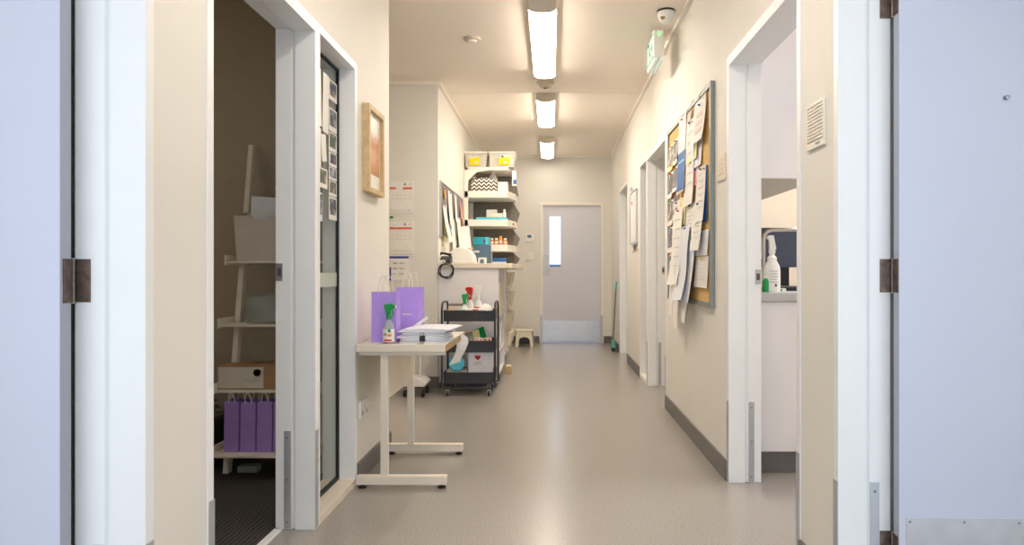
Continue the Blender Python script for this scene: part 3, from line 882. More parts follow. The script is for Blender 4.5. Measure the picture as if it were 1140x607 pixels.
def gift_bag(name, label, loc, w, d, h, m, rz=0, group=None, hh=.08, logo=True, tall_handles=True):
    o = thing(name, label, 'bag', loc, rz, group)
    b = MB(); bm = b.bm
    n = [(-w / 2, -d / 2), (w / 2, -d / 2), (w / 2, 0), (w / 2, d / 2), (-w / 2, d / 2), (-w / 2, 0)]
    levels = [(0, 0), (h * .18, .05), (h * .6, .22), (h, .38)]
    th = .0018; rings = []
    for z, g in levels:
        rings.append([bm.verts.new((x * (1 - g * .55) if i in (2, 5) else x, y_ * (1 - g * .35), z)) for i, (x, y_) in enumerate(n)])
    inner = []
    for z, g in levels[::-1]:
        zz = max(z, th)
        inner.append([bm.verts.new(((x * (1 - g * .55) if i in (2, 5) else x) * (1 - 2 * th / w * 1.2), y_ * (1 - g * .35) * (1 - 2 * th / d * 1.2), zz)) for i, (x, y_) in enumerate(n)])
    al = rings + inner
    for A, B_ in zip(al, al[1:]):
        for k in range(6): bm.faces.new([A[k], A[(k + 1) % 6], B_[(k + 1) % 6], B_[k]])
    bm.faces.new(rings[0][::-1]); bm.faces.new(inner[-1])
    b.build('bag_body', M[m], o)
    for sg in (-1, 1):
        yy = sg * d / 2 * (1 - .38 * .35) * .92
        pts = []
        for k in range(15):
            a = math.pi * k / 14
            pts.append((-math.cos(a) * w * .22, yy + sg * .012 * math.sin(a), h - .022 + (hh + .022) * math.sin(a) ** .75))
        MB().tube(pts, .0022, 6).build('rope_handle', M['rope'], o, smooth=True)
    if logo:
        q = MB()
        for k in range(7): q.box(-w * .2 + k * w * .06, -w * .2 + k * w * .06 + w * .035, -d / 2 * .97 - .0015, -d / 2 * .93, h * .45, h * .45 + .007)
        q.build('pale_logo', M['purple'] if m == 'purpled' else M['rope'], o)
    return o


gift_bag('gift_bag', 'purple gift bag with rope handles at the table front left', (-.815, 3.36, TZ), .122, .09, .245, 'purple', 0, 'purple gift bags on the side table', logo=False)
gift_bag('gift_bag', 'purple gift bag with tiny pale print, behind spray bottle', (-.748, 3.62, TZ), .122, .10, .262, 'purple', R(-8), 'purple gift bags on the side table')


def trigger_bottle(name, label, loc, h, r, body, head, lab, rz=0, cat='bottle', group=None):
    o = thing(name, label, cat, loc, rz, group)
    bh = h * .60
    MB().lathe([(r * .9, 0), (r, .004), (r, bh * .62), (r * .85, bh * .8), (r * .38, bh), (r * .36, bh * 1.06)], (0, 0, 0), 20, 'z', 1, .72).build('bottle_body', body, o, smooth=True)
    if lab is not None:
        MB().lathe([(r * 1.015, bh * .08), (r * 1.015, bh * .62)], (0, 0, 0), 20, 'z', 1, .74).build('paper_label', lab, o, smooth=True)
    s = h * .4; z = bh * 1.04
    m = MB(); m.lathe([(r * .45, z), (r * .45, z + s * .22), (r * .3, z + s * .28)], (0, 0, 0), 16)
    m.prism([(-r * .4, z + s * .25), (r * .3, z + s * .25), (r * .45, z + s * .65), (r * 1.15, z + s * .72), (r * 1.15, z + s * .9), (r * .4, z + s * 1.0), (-r * .75, z + s * .95), (-r * .7, z + s * .7)], 'y', -r * .28, r * .28)
    m.build('spray_head', head, o, bevel=.002)
    m = MB(); m.prism([(r * .5, z + s * .68), (r * .72, z + s * .68), (r * .95, z + s * .25), (r * .8, z + s * .2)], 'y', -r * .16, r * .16)
    m.build('trigger', head, o)
    m = MB(); m.box(r * 1.14, r * 1.28, -r * .18, r * .18, z + s * .73, z + s * .89); m.build('nozzle', M['plastic'], o)
    return o


sb = trigger_bottle('spray_bottle', 'air freshener bottle with green trigger at the table front edge', P(433, 381.5, 3.27) * 0 + Vector((-.779, 3.265, TZ)), .187, .028, M['clearp'], M['green'], M['paper'])
m = MB(); m.lathe([(.0075, -.0215), (.0075, -.0205)], (.008, 0, .062), 14, 'y'); m.build('green_mark', M['green'], sb)
box(-.018, .02, -.0222, -.0208, .013, .021).build('red_band', M['red'], sb)
m = MB().lathe([(.008, -.0215), (.008, -.0205)], (-.012, 0, .045), 14, 'y'); m.build('picture_mark', M['birchedge'], sb)
box(-.001, .019, -.0222, -.0208, .036, .046).build('orange_mark', M['orange'], sb)

# stack of sleeved papers
for k in range(8):
    n_ = k
    z = TZ + .0002 + k * .0088; wd_ = .115 if k < 7 else .12
    xo = -.618 + random.uniform(-.012, .012)
    m = MB(); segs = 8
    hw_ = wd_ - .008 * (k % 3); th = .0080
    top = []
    bot = []
    for i in range(segs + 1):
        x = -hw_ + 2 * hw_ * i / segs
        lift = 0
        top.append((x, th * (.55 + .45 * math.sin(math.pi * i / segs) ** .5)))
        bot.append((x, 0))
    m.prism(bot + top[::-1], 'y', 0, .29)
    o = m.build('paper_bundle', M['paperb'])
    o.location = (xo if k < 7 else -.600, 3.262 + random.uniform(0, .02) + (.01 if k == 7 else 0), z)
    o.rotation_euler = (0, 0, R(random.uniform(-3, 3)) if k < 7 else R(-5))
    if k < 7: tag(o, 'white sleeved paper bundle in the table stack, under the topmost', 'papers', 'paper bundles stacked on the side table')
    else: tag(o, 'topmost white paper bundle of the table stack, reaching over its edge', 'papers', 'paper bundles stacked on the side table')
bc = thing('binder_clip', 'black binder clip on the front of the paper stack', 'clip', (-.617, 3.262, TZ + .012))
MB().prism([(-.014, 0), (.014, 0), (.012, .026), (-.012, .026)], 'y', -.006, .005).build('clip_body', M['black'], bc)
MB().tube([(-.006, -.006, .024), (-.008, -.016, .04), (.008, -.016, .04), (.006, -.006, .024)], .0012, 6).build('wire_loop', M['black'], bc)
MB().tube([(-.006, -.006, .004), (-.008, -.016, -.008), (.008, -.016, -.008), (.006, -.006, .004)], .0012, 6).build('wire_loop', M['black'], bc)
# slanted thin booklet leaning on bag
o = box(-.045, .045, -.003, .003, 0, .014).build('booklet', M['paper']); o.location = (-.668, 3.50, TZ + .078); o.rotation_euler = (R(-10), R(-36), 0)
tag(o, 'thin white booklet leaning against the purple bag behind the stack', 'booklet')
# paper strip draped over the table's corridor side
m = MB(); bm = m.bm; ra = []
for k, (px_, py_, w_) in enumerate([(504, 371, 11), (509, 372.5, 13), (513.5, 377, 13), (515, 383, 12), (513, 390, 11), (510.5, 396, 11), (507.5, 401, 11), (506, 405, 11)]):
    Yk = 3.72 + .006 * k; c = P(px_, py_, Yk); d = w_ / F * Yk / 2; dz = [.004, .002, -.004, -.006, -.008, -.01, -.01, -.008][k]
    ra.append([bm.verts.new((c.x - d, Yk - .012, c.z + dz)), bm.verts.new((c.x + d, Yk + .012, c.z - dz)), bm.verts.new((c.x + d + .0012, Yk + .0132, c.z - dz + .0006)), bm.verts.new((c.x - d + .0012, Yk - .0108, c.z + dz + .0006))])
for A, B_ in zip(ra, ra[1:]):
    for i in range(4): bm.faces.new([A[i], A[(i + 1) % 4], B_[(i + 1) % 4], B_[i]])
bm.faces.new(ra[0]); bm.faces.new(ra[-1][::-1])
tag(m.build('paper_strip', M['paper'], smooth=True), 'long white paper strip curling over the table side edge', 'paper')

# ------------------------------------------------------------------ black trolley
TY = 5.62
tr = thing('storage_trolley', 'black three tier metal trolley on castors beside the white counter', 'trolley', (-.685, TY + .17, 0))
HWX, HD = .215, .165
for zt, hgt in ((.10, .09), (.36, .09), (.615, .085)):
    m = MB(); t_ = .004; a, b = HWX - .008, HD - .01
    m.box(-a, a, -b, b, zt, zt + .004); m.box(-a, a, -b, -b + t_, zt, zt + hgt); m.box(-a, a, b - t_, b, zt, zt + hgt); m.box(-a, -a + t_, -b, b, zt, zt + hgt); m.box(a - t_, a, -b, b, zt, zt + hgt)
    ty = m.build('tray', M['charcoal'], tr, bevel=.002)
    m = MB(); m.tube([(-a, -b, zt + hgt), (a, -b, zt + hgt), (a, b, zt + hgt), (-a, b, zt + hgt)], .005, 8, closed=True)
    m.build('tray_rim', M['charcoal'], ty, smooth=True)
for sx in (-1, 1):
    pts = []; x = sx * (HWX + .004)
    for yy, zz in ((-HD, .07), (-HD, .70), (-HD + .01, .735), (-HD + .04, .765), (-HD + .08, .772), (HD - .08, .772), (HD - .04, .765), (HD - .01, .735), (HD, .70), (HD, .07)): pts.append((x, yy, zz))
    MB().tube(pts, .009, 10).build('side_frame', M['charcoal'], tr, smooth=True)
m = MB(); m.tube([(-HWX, -HD, .075), (-HWX + .03, -HD, .062), (HWX - .03, -HD, .062), (HWX, -HD, .075)], .008, 8); m.tube([(-HWX, HD, .075), (-HWX + .03, HD, .062), (HWX - .03, HD, .062), (HWX, HD, .075)], .008, 8)
m.build('base_rail', M['charcoal'], tr, smooth=True)
cas = None
for sx in (-1, 1):
    for sy in (-1, 1):
        e = bpy.data.objects.new('castor', None); C.objects.link(e); e.parent = tr; e.location = (sx * (HWX - .045), sy * (HD - .0), 0)
        if cas is None:
            w1_ = MB().lathe([(.022, -.009), (.0235, -.006), (.0235, .006), (.022, .009)], (0, 0, .0235), 18, 'x').build('wheel', M['black'], e, smooth=True)
            m = MB(); m.box(-.013, -.010, -.012, .016, .016, .052); m.box(.010, .013, -.012, .016, .016, .052); m.box(-.013, .013, -.012, .016, .048, .054)
            w2_ = m.build('fork', M['steel'], e); cas = (w1_, w2_)
        else:
            for q in cas:
                c = q.copy(); C.objects.link(c); c.parent = e


def on_tr(dx, dy, z): return (-.685 + dx, TY + .17 + dy, z)


o = thing('index_box', 'white card box at the left of the trolley top tray', 'box', on_tr(-.125, -.02, .62))
box(-.055, .055, -.05, .05, 0, .12).build('box_body', M['boxw'], o, bevel=.002); box(-.057, .057, -.052, .052, .12, .135).build('lid', M['taupe'], o, bevel=.002)
for nm, dx, col, lab in (('note_pad', -.14, 'orange', 'orange edged note pad lying in the trolley top tray'), ('note_pad', -.06, 'cyan', 'blue edged note pad lying in the trolley top tray')):
    o = thing(nm, lab, 'note pad', on_tr(dx, -.112, .62)); box(-.04, .04, -.03, .03, 0, .088).build('pages', M['paper'], o); box(-.04, .04, -.032, -.03, .075, .09).build('cover', M[col], o)
trigger_bottle('spray_bottle', 'bottle with red trigger standing on the trolley top tray', on_tr(-.01, .03, .62), .27, .035, M['plastic'], M['red'], None, R(160))
trigger_bottle('spray_bottle', 'bottle with green trigger standing on the trolley top tray', on_tr(-.045, -.05, .62), .215, .033, M['plastic'], M['green'], None, R(20))
trigger_bottle('spray_bottle', 'white bottle with white and red trigger on the trolley', on_tr(.06, .03, .62), .285, .036, M['plastic'], M['plastic'], M['red'], R(180))
# crumpled cloth bag


def crumple(name, label, cat, loc, sx, sy, sz, m, seed=1, group=None):
    rnd = random.Random(seed); bm = bmesh.new()
    bmesh.ops.create_icosphere(bm, subdivisions=3, radius=1)
    for v in bm.verts:
        n = 1 + rnd.uniform(-.10, .10)
        v.co = Vector((v.co.x * sx * n, v.co.y * sy * n, max(v.co.z, -.75) * sz * n))
    zmin = min(v.co.z for v in bm.verts)
    for v in bm.verts: v.co.z -= zmin
    mb = MB(); mb.bm.free(); mb.bm = bm
    o = mb.build(name, m, smooth=False); o.location = loc
    return tag(o, label, cat, group)


crumple('plastic_bag', 'crumpled white plastic bag on the right of the trolley top tray', 'bag', on_tr(.13, -.05, .62), .06, .07, .075, M['plastic'], 3)
o = thing('tissue_pack', 'pale tissue pack lying at the front right of the top tray', 'pack', on_tr(.06, -.11, .62)); box(-.075, .075, -.03, .03, 0, .10).build('pack_body', M['paper'], o, bevel=.008)
box(-.03, .02, -.0312, -.03, .086, .096).build('printed_mark', M['redp'], o)
# second tray
for k, (dx, ang, col, lab) in enumerate(((-.02, 32, 'silver', 'silvery magazine leaning in the trolley middle tray'), (.03, 28, 'yelp', 'yellow and green booklet leaning in the trolley middle tray'), (.075, 40, 'green', 'dark green booklet leaning in the trolley middle tray'))):
    o = box(-.085, .075, -.07, .06, 0, .010).build('booklet', M[col]); o.location = on_tr(dx - .02, -.075 + .03 * k, .452 + .016 * k); o.rotation_euler = (R(52), R(-ang * .55), 0)
    tag(o, lab, 'booklet')
for k in range(2):
    o = thing('carton', ['small pink and white carton at the right of the middle tray', 'small red and white carton beside the pink one'][k], 'carton', on_tr(.085 + k * .07, -.11, .365)); box(-.03, .03, -.025, .025, 0, .11).build('carton_body', M['paper'], o, bevel=.001)
    m = MB()
    for q in range(2): m.box(-.024 + q * .03, -.006 + q * .03, -.0262, -.025, .088, .106)
    m.build('printed_mark', M['pink' if k == 0 else 'redp'], o)
o = thing('marker_pot', 'small pot of blue and orange markers in the middle tray', 'pot', on_tr(-.15, -.02, .365)); MB().lathe([(.035, 0), (.038, .10), (.035, .10), (.033, .004)], (0, 0, 0), 18).build('pot', M['felt'], o, smooth=True)
for k, c_ in enumerate(('blue', 'orange', 'blue')): MB().tube([(-.012 + .012 * k, 0, .006), (-.02 + .02 * k, .004, .145)], .006, 8).build('marker', M[c_], o)
# bottom tray
o = thing('glove_box', 'white box with red heart mark in the trolley bottom tray', 'box', on_tr(.09, -.04, .105)); box(-.1, .1, -.06, .06, 0, .27).build('box_body', M['paperb'], o, bevel=.002)
m = MB(); pts = [(.028 * math.sin(a) ** 3 * 1.0, .0016 * (13 * math.cos(a) - 5 * math.cos(2 * a) - 2 * math.cos(3 * a) - math.cos(4 * a))) for a in [2 * math.pi * k / 28 for k in range(28)]]
m.prism([(-.02 + x * .9, .205 + z * 1.0) for x, z in pts], 'y', -.0615, -.06); m.build('heart_mark', M['red'], o)
m = MB(); m.box(-.05, .01, -.061, -.06, .160, .166); m.box(-.06, .02, -.061, -.06, .145, .149); m.box(-.02, .08, -.061, -.06, .03, .05); m.build('print', M['ink'], o)
o = thing('wipe_tub', 'round tub with bright cyan lid facing out, in the bottom tray', 'tub', on_tr(-.105, -.06, .205)); MB().lathe([(.055, -.04), (.06, -.038), (.06, .1), (.055, .1)], (0, 0, .06), 28, 'y').build('tub_body', M['plastic'], o, smooth=True)
MB().lathe([(.063, -.045), (.066, -.058), (.055, -.064), (.052, -.060), (.0001, -.060)], (0, 0, .06), 28, 'y').build('lid', M['cyan'], o, smooth=True)
o = thing('carton', 'low cream carton under the cyan lidded tub', 'carton', on_tr(-.105, -.03, .105)); box(-.085, .085, -.07, .09, 0, .098).build('carton_body', M['boxw'], o, bevel=.002)
box(-.05, .05, -.0712, -.07, .02, .05).build('printed_mark', M['pinks'], o)

# white rolling stand in the alcove
ws = thing('rolling_stand', 'thin white wire stand on black castors in the alcove', 'stand', (-1.13, 5.68, 0))
m = MB(); m.tube([(-.035, 0, .09), (-.03, 0, .78), (-.02, -.02, .83)], .009, 8); m.tube([(.035, 0, .09), (.035, 0, .78), (.06, -.03, .845)], .009, 8)
m.build('post', M['plastic'], ws, smooth=True)
MB().tube([(-.10, 0, .80), (.06, 0, .82), (.15, -.02, .845), (.16, -.02, .87)], .005, 8).build('hanger_rail', M['plastic'], ws, smooth=True)
m = MB(); m.prism([(-.08, .085), (.09, .085), (.11, .115), (.06, .15), (-.06, .15), (-.09, .115)], 'y', -.11, .11); m.build('base', M['plastic'], ws, bevel=.006)
for sx, sy in ((-.07, -.09), (.08, -.09), (-.07, .09), (.08, .09)):
    MB().lathe([(.024, -.012), (.030, -.009), (.030, .009), (.024, .012)], (sx, sy, .030), 18, 'x').build('castor', M['black'], ws, smooth=True)
    

# ------------------------------------------------------------------ counter along the far left wall
CY0, CY1 = 6.05, 8.45
ct = thing('counter_unit', 'white counter cabinet running along the far left wall', 'counter', (-.73, CY0, 0))


def lc(m): return m.xf(Matrix.Translation((.73, -CY0, 0)))


lc(box(-1.0, -.468, CY0, CY0 + .02, .04, 1.055)).build('end_panel', M['white'], ct, bevel=.001)
lc(box(-1.0, -.56, CY0 + .02, CY1, .10, 1.055)).build('carcass', M['white'], ct)
lc(box(-1.0, -.58, CY0 + .03, CY1 - .02, 0, .10)).build('plinth', M['skirt'], ct)
m = MB(); m.box(-.56, -.47, CY0 + .02, CY0 + .75, .62, .635); m.box(-.56, -.47, CY0 + .02, CY0 + .75, .30, .315); m.box(-.56, -.47, CY0 + .02, CY0 + .75, .10, .118); m.box(-.56, -.47, CY0 + .75, CY0 + .768, .10, 1.055)
lc(m).build('open_shelf', M['white'], ct)
for k in range(2):
    ya = CY0 + .79 + k * .42
    d_ = lc(box(-.56, -.505, ya, ya + .40, .12, 1.04)).build('door', M['white'], ct, bevel=.002)
    lc(box(-.505, -.495, ya + .34, ya + .355, .7, .85)).build('handle', M['steel'], d_, bevel=.002)
for k in range(4):
    za = .13 + k * .23
    d_ = lc(box(-.56, -.49, CY0 + 1.65, CY0 + 2.36, za, za + .20)).build('drawer', M['creamp'], ct, bevel=.003)
    m = MB(); m.prism([(-.49, za + .06), (-.49, za + .2), (-.45, za + .2), (-.47, za + .06)], 'y', CY0 + 1.72, CY0 + 2.3)
    lc(m).build('scoop_handle', M['creamp'], d_)
tag(box(-1.0, -.345, CY0 - .02, CY1, 1.057, 1.10).build('worktop', M['birch'], bevel=.003), 'pale worktop overhanging the white counter cabinet', 'worktop')
tag(box(-.545, -.475, CY0 + .15, CY0 + .35, .637, .93).build('folder', M['yelp'], bevel=.002), 'yellow folder on the open shelf at the counter end', 'folder')
tag(box(-.545, -.48, CY0 + .42, CY0 + .60, .317, .55).build('folder', M['paper'], bevel=.002), 'white folder on the lower open shelf of the counter', 'folder')
o = thing('wooden_block', 'small pale wooden block on the floor against the counter end', 'block', (-.435, 6.9, 0)); box(-.03, .03, -.06, .06, 0, .075).build('block', M['oak'], o, bevel=.004); box(-.024, .024, -.05, .05, .075, .083).build('cap', M['creamp'], o, bevel=.003)
WZ = 1.10


# shelf unit on the counter
SY = 7.8
sh = thing('shelf_unit', 'tall cream metal shelf unit standing on the counter', 'shelf unit', (-.715, SY, WZ))


def ls(m): return m.xf(Matrix.Translation((.715, -SY, -WZ)))


def zpx(py, Y=SY): return CH - (py - VY) / F * Y


def xpx(px, Y=SY): return (px - VX) / F * Y


SD = .55
lips = [(186.0, 189.5), (212.5, 220), (244.5, 252), (272.5, 280)]
m = MB(); m.box(-1.0, xpx(521), SY, SY + .03, WZ, zpx(186)); ls(m).build('upright', M['cove'], sh, bevel=.002)
m = MB(); m.box(-1.0, xpx(521), SY + SD - .03, SY + SD, WZ, zpx(186)); ls(m).build('upright', M['cove'], sh, bevel=.002)
for a, b in lips:
    x1_ = xpx(565)
    if a > 260: x0_ = xpx(544)
    else: x0_ = -.995
    ls(MB().prism([(x0_, SY), (x1_, SY), (-.425, SY + SD * .6), (-.425, SY + SD), (x0_, SY + SD)], 'z', zpx(b), zpx(a))).build('shelf', M['cove'], sh, bevel=.003)
# dark perforated backs with cut corners
bays = [(189.5, 212.5, 523, 0), (220, 244.5, 521, 1), (252, 272.5, 521, 1), (280, 293, 545, 1)]
for a, b, xl, q in bays:
    Yb = SY + SD - .02; k = Yb / SY
    zt, zb_ = zpx(a), zpx(b)
    if q == 0: pts = [(-1.0, zb_), (-1.0, zt - .05), (-.90, zt), (-.46, zt), (-.43, zt - .09), (-.40, zb_)]
    else: pts = [(-1.0 if xl < 530 else -.72, zb_), (-1.0 if xl < 530 else -.72, zt), (-.47, zt), (-.385, zt - (zt - zb_) * .55), (-.42, zb_)]
    ls(MB().prism(pts, 'y', Yb, Yb + .012)).build('back_panel', M['taupe'], sh)
# end brackets
zt = zpx(189.5)
ls(MB().prism([(xpx(521), zt), (xpx(521), zt - .12), (xpx(531), zt - .02), (xpx(545), zt)], 'y', SY + .003, SY + .012)).build('corner_bracket', M['cove'], sh)


def on_shelf(name, label, cat, px0, px1, py0, py1, Y, depth, m, part, bevel=.002, group=None):
    x0, x1, z0, z1 = xpx(px0, Y), xpx(px1, Y), CH - (py1 - VY) / F * Y, CH - (py0 - VY) / F * Y
    o = thing(name, label, cat, ((x0 + x1) / 2, Y, z0), group=group)
    hw_ = (x1 - x0) / 2
    box(-hw_, hw_, 0, depth, 0, z1 - z0).build(part, M[m], o, bevel=bevel)
    return o, hw_, z1 - z0


for k, (a, b) in enumerate(((516.5, 542), (544, 573))):
    z0, z1 = zpx(185.8), zpx(169)
    x0, x1 = xpx(a), xpx(b); hw_ = (x1 - x0) / 2; h_ = z1 - z0
    o = thing('storage_tub', ['left translucent tub with yellow label atop the shelf unit', 'right translucent tub with green dot atop the shelf unit'][k], 'tub', ((x0 + x1) / 2, SY + .02, z0), group='translucent tubs on the top shelf')
    m = MB(); s_ = .88
    m.hexa([(-hw_ * s_, .01, 0), (hw_ * s_, .01, 0), (hw_ * s_, .36, 0), (-hw_ * s_, .36, 0), (-hw_, 0, h_), (hw_, 0, h_), (hw_, .38, h_), (-hw_, .38, h_)]); m.build('tub_body', M['tubc'], o, bevel=.004)
    m = MB(); m.box(-hw_ - .004, hw_ + .004, -.008, .388, h_ - .012, h_ + .006); m.build('rim', M['cove'], o, bevel=.003)
    lx0, lx1 = (-.075, .045) if k == 0 else (-.035, .09)
    lb = MB().hexa([(lx0, -.004, .022), (lx1, -.004, .022), (lx1, .006, .022), (lx0, .006, .022), (lx0, -.009, .10), (lx1, -.009, .12), (lx1, .001, .12), (lx0, .001, .10)]).build('paper_label', M['yellow'], o)
    box(lx0 + .06, lx0 + .10, -.0105, -.006, .045, .062).build('white_patch', M['paper'], lb)
    box(lx0 + .01, lx1 - .005, -.007, .004, .10, .128).build('slip', M['paperb'], o)
    if k: MB().lathe([(.013, -.012), (.013, -.007)], (lx0 + .045, 0, .118), 14, 'y').build('green_dot', M['ledg'] if 0 else M['green'], o)
# zigzag bag
b_ = bmesh.new(); bmesh.ops.create_cube(b_, size=1)
bmesh.ops.subdivide_edges(b_, edges=b_.edges, cuts=4, use_grid_fill=True)
for v in b_.verts:
    c = v.co; f = 1 - .35 * max(0, abs(c.x) - .25) * 2 * (abs(c.z) * 2) ** 2
    v.co = Vector((c.x * .29, c.y * .22 * (1 - .15 * (c.z * 2) ** 2), (c.z + .5) * .145 * f + (.012 * math.cos(c.x * 6) if c.z > .2 else 0)))
mb = MB(); mb.bm.free(); mb.bm = b_
zb = thing('fabric_pouch', 'black and white zigzag fabric pouch on the upper shelf', 'pouch', (xpx(538.5), SY + .13, zpx(212.3)))
mb.build('pouch_body', M['zigzag'], zb, smooth=True)
MB().tube([(-.13, -.02, .14), (-.05, -.035, .152), (.05, -.035, .152), (.13, -.02, .14)], .004, 6).build('zip', M['plastic'], zb)
o = crumple('plastic_bag', 'clear crumpled bag behind the zigzag pouch', 'bag', (xpx(546), SY + .30, zpx(211.9)), .06, .05, .13, M['plastic'], 5)
on_shelf('storage_box', 'white box right of the zigzag pouch', 'box', 554, 565, 202.5, 212.3, SY + .05, .2, 'plastic', 'box_body')
o, hw_, h_ = on_shelf('hanging_leaflet', 'blue and white leaflet hanging at the shelf unit corridor side', 'leaflet', 570, 575, 190, 207, SY + .02, .004, 'paperb', 'page'); box(-.01, hw_, -.002, 0, .02, .07).build('blue_print', M['blue'], o)
on_shelf('tray', 'shallow bright cyan tray on the second shelf', 'tray', 530, 564, 242, 244.3, SY + .03, .3, 'cyan', 'tray_body')
on_shelf('storage_box', 'tall white box at the back of the cyan tray', 'box', 541.5, 553, 233.5, 241.8, SY + .16, .1, 'plastic', 'box_body')
on_shelf('storage_box', 'low white box at the front of the cyan tray', 'box', 545.5, 559, 237.5, 241.8, SY + .05, .09, 'creamp', 'box_body')
o = thing('small_bottle', 'small white bottle at the right end of the cyan tray', 'bottle', (xpx(561.5, SY + .08), SY + .1, zpx(242) + .006)); MB().lathe([(.02, 0), (.02, .055), (.010, .07), (.010, .078)], (0, 0, 0), 16).build('bottle_body', M['plastic'], o, smooth=True); MB().lathe([(.012, .078), (.012, .092)], (0, 0, 0), 16).build('cap', M['paperb'], o)
o, hw_, h_ = on_shelf('box_file', 'slate blue box file standing on the counter', 'file', 527.5, 545, 273, 295, SY - .25, .2, 'slate', 'file_body')
box(-hw_ * .95, -hw_ * .3, -.002, 0, h_ * .62, h_ * .72).build('white_label', M['paper'], o)
o, hw_, h_ = on_shelf('card_box', 'teal box lying on top of the slate box file', 'box', 526.5, 544.5, 264, 272.5, SY - .25, .2, 'teal', 'box_body'); box(hw_ * .55, hw_, -.002, 0, 0, h_).build('bright_end', M['cyan'], o); box(hw_ * .3, hw_ * .5, -.003, 0, h_ * .2, h_ * .7).build('dark_mark', M['inkd'], o)
o, hw_, h_ = on_shelf('tape_dispenser', 'small white dispenser in front of the slate box file', 'dispenser', 532, 541, 286.8, 296.7, SY - .40, .10, 'plastic', 'body', bevel=.006); box(-.02, .02, -.002, 0, .03, h_ - .02).build('window', M['slate'], o)
og = 'orange medicine bottles on the third shelf'
ol = ['leftmost orange medicine bottle beside the teal box', 'second orange medicine bottle from the teal box', 'tallest orange medicine bottle in the row', 'orange medicine bottle at the corridor end of the row']
for k in range(4):
    px = 546.5 + k * 5.0
    hgt = .075 if k != 2 else .10
    o = thing('medicine_bottle', ol[k], 'bottle', (xpx(px + .5), SY + .06, zpx(272.3) ), group=og)
    MB().lathe([(.021, 0), (.022, .004), (.022, hgt * .7), (.014, hgt * .8)], (0, 0, 0), 18).build('bottle_body', M['orange'], o, smooth=True)
    MB().lathe([(.017, hgt * .78), (.017, hgt)], (0, 0, 0), 18).build('cap', M['orange' if k == 2 else 'plastic'], o, smooth=True)
    MB().lathe([(.0225, hgt * .15), (.0225, hgt * .5)], (0, 0, 0), 18).build('label_band', M['pinks'], o)
for k, (c_, lab, y0, y1) in enumerate((('blue', 'blue packet lying under the lowest shelf', 287.2, 291.4), ('paper', 'white packet below the blue packet on the counter', 291.6, 294.8))):
    on_shelf('packet', lab, 'packet', 548.5, 563, y0, y1, SY + .05, .2, c_, 'packet_body')
tag(MB().lathe([(.0001, -.01), (.011, -.008), (.011, 0)], (xpx(571), SY + .1, zpx(249)), 12, 'y').build('magnet', M['redp']), 'small red magnet at the shelf unit side', 'magnet')
tag(box(-.58, -.37, SY - .09, SY - .07, zpx(249) - .0, zpx(249) + .004).build('label_strip', M['cove']), 'x', 'x') if 0 else None

# pinboard on far left wall
pb = thing('pinboard', 'narrow grey felt pinboard on the wall above the white counter', 'pinboard', (-1.003, 6.85, 1.36))
box(0, .012, -.74, .74, 0, .47).build('felt_panel', M['felt'], pb)
m = MB(); m.box(0, .018, -.755, -.74, -.01, .48); m.box(0, .018, .74, .755, -.01, .48); m.box(0, .018, -.74, .74, .47, .48); m.box(0, .018, -.74, .74, -.01, 0)
m.build('frame', M['alum'], pb)
pbg = 'papers on the grey felt pinboard'
for (yc, zt, w_, h_, col, curl, lab, tl) in ((6.28, 1.80, .10, .10, 'orange', .01, 'small orange card at the top of the grey pinboard', 4), (6.30, 1.64, .20, .34, 'paper', .09, 'large white sheet curling off the near end of the grey pinboard', -9),
                                      (6.30, 1.48, .14, .18, 'yelp', .02, 'yellow marked note low on the near end of the pinboard', 5), (6.62, 1.80, .22, .33, 'paper', .03, 'white page pinned high in the middle of the grey pinboard', 3),
                                      (6.60, 1.50, .09, .09, 'cyan', .02, 'little cyan note in the middle of the grey pinboard', 12), (6.80, 1.55, .22, .42, 'paper', .06, 'long white page hanging below the grey pinboard', -8),
                                      (7.0, 1.82, .14, .28, 'paper', .02, 'white slip beside the orange strip on the pinboard', 2), (7.25, 1.60, .26, .50, 'paper', .08, 'longest white page hanging from the far half of the pinboard', -6),
                                      (7.38, 1.80, .10, .20, 'pink', .02, 'pink card near the far end of the grey pinboard', 0), (7.5, 1.74, .08, .22, 'orange', .02, 'orange strip at the far end of the grey pinboard', 0)):
    o = thing('paper_sheet', lab, 'paper', (-1.003 + .016, yc, zt), R(180), pbg)
    o.rotation_euler = (R(tl * .6), 0, R(180))
    sheet_mesh(w_, h_, curl * .6, .006).build('page', M[col], o, smooth=True)
    MB().lathe([(.007, .002), (.007, -.004), (.0001, -.012)], (0, 0, -.012), 10, 'x').build('push_pin', M['navy'], o)

# leaning white document holder
o = thing('document_stand', 'white leaning document panel behind the white machine', 'stand', (-.93, 7.3, WZ))
MB().hexa([(-.06, 0, 0), (.09, 0, 0), (.09, .01, 0), (-.06, .01, 0), (-.06, .12, .42), (.035, .12, .42), (.035, .13, .42), (-.06, .13, .42)]).build('panel', M['plastic'], o, bevel=.003)
box(-.05, .08, -.03, .12, 0, .008).build('base', M['plastic'], o)

# white rounded machine
mc = thing('label_machine', 'white rounded laminating machine on the near end of the counter', 'machine', (xpx(515, 6.45), 6.35, WZ))
pts = [(-.13, 0)]
for k in range(13):
    a = math.pi - math.pi * .9 * k / 12
    pts.append((-.005 + .125 * math.cos(a), .035 + .12 * math.sin(a)))
pts.append((.125, 0))
MB().prism(pts, 'y', 0, .24).build('housing', M['plastic'], mc, bevel=.012, smooth=True)
box(-.13, .13, -.01, .25, -.0, .015).build('base', M['creamp'], mc, bevel=.004)
MB().prism([(-.05, .13), (.08, .145), (.08, .155), (-.05, .14)], 'y', .04, .2).build('paper_slot', M['creamp'], mc)

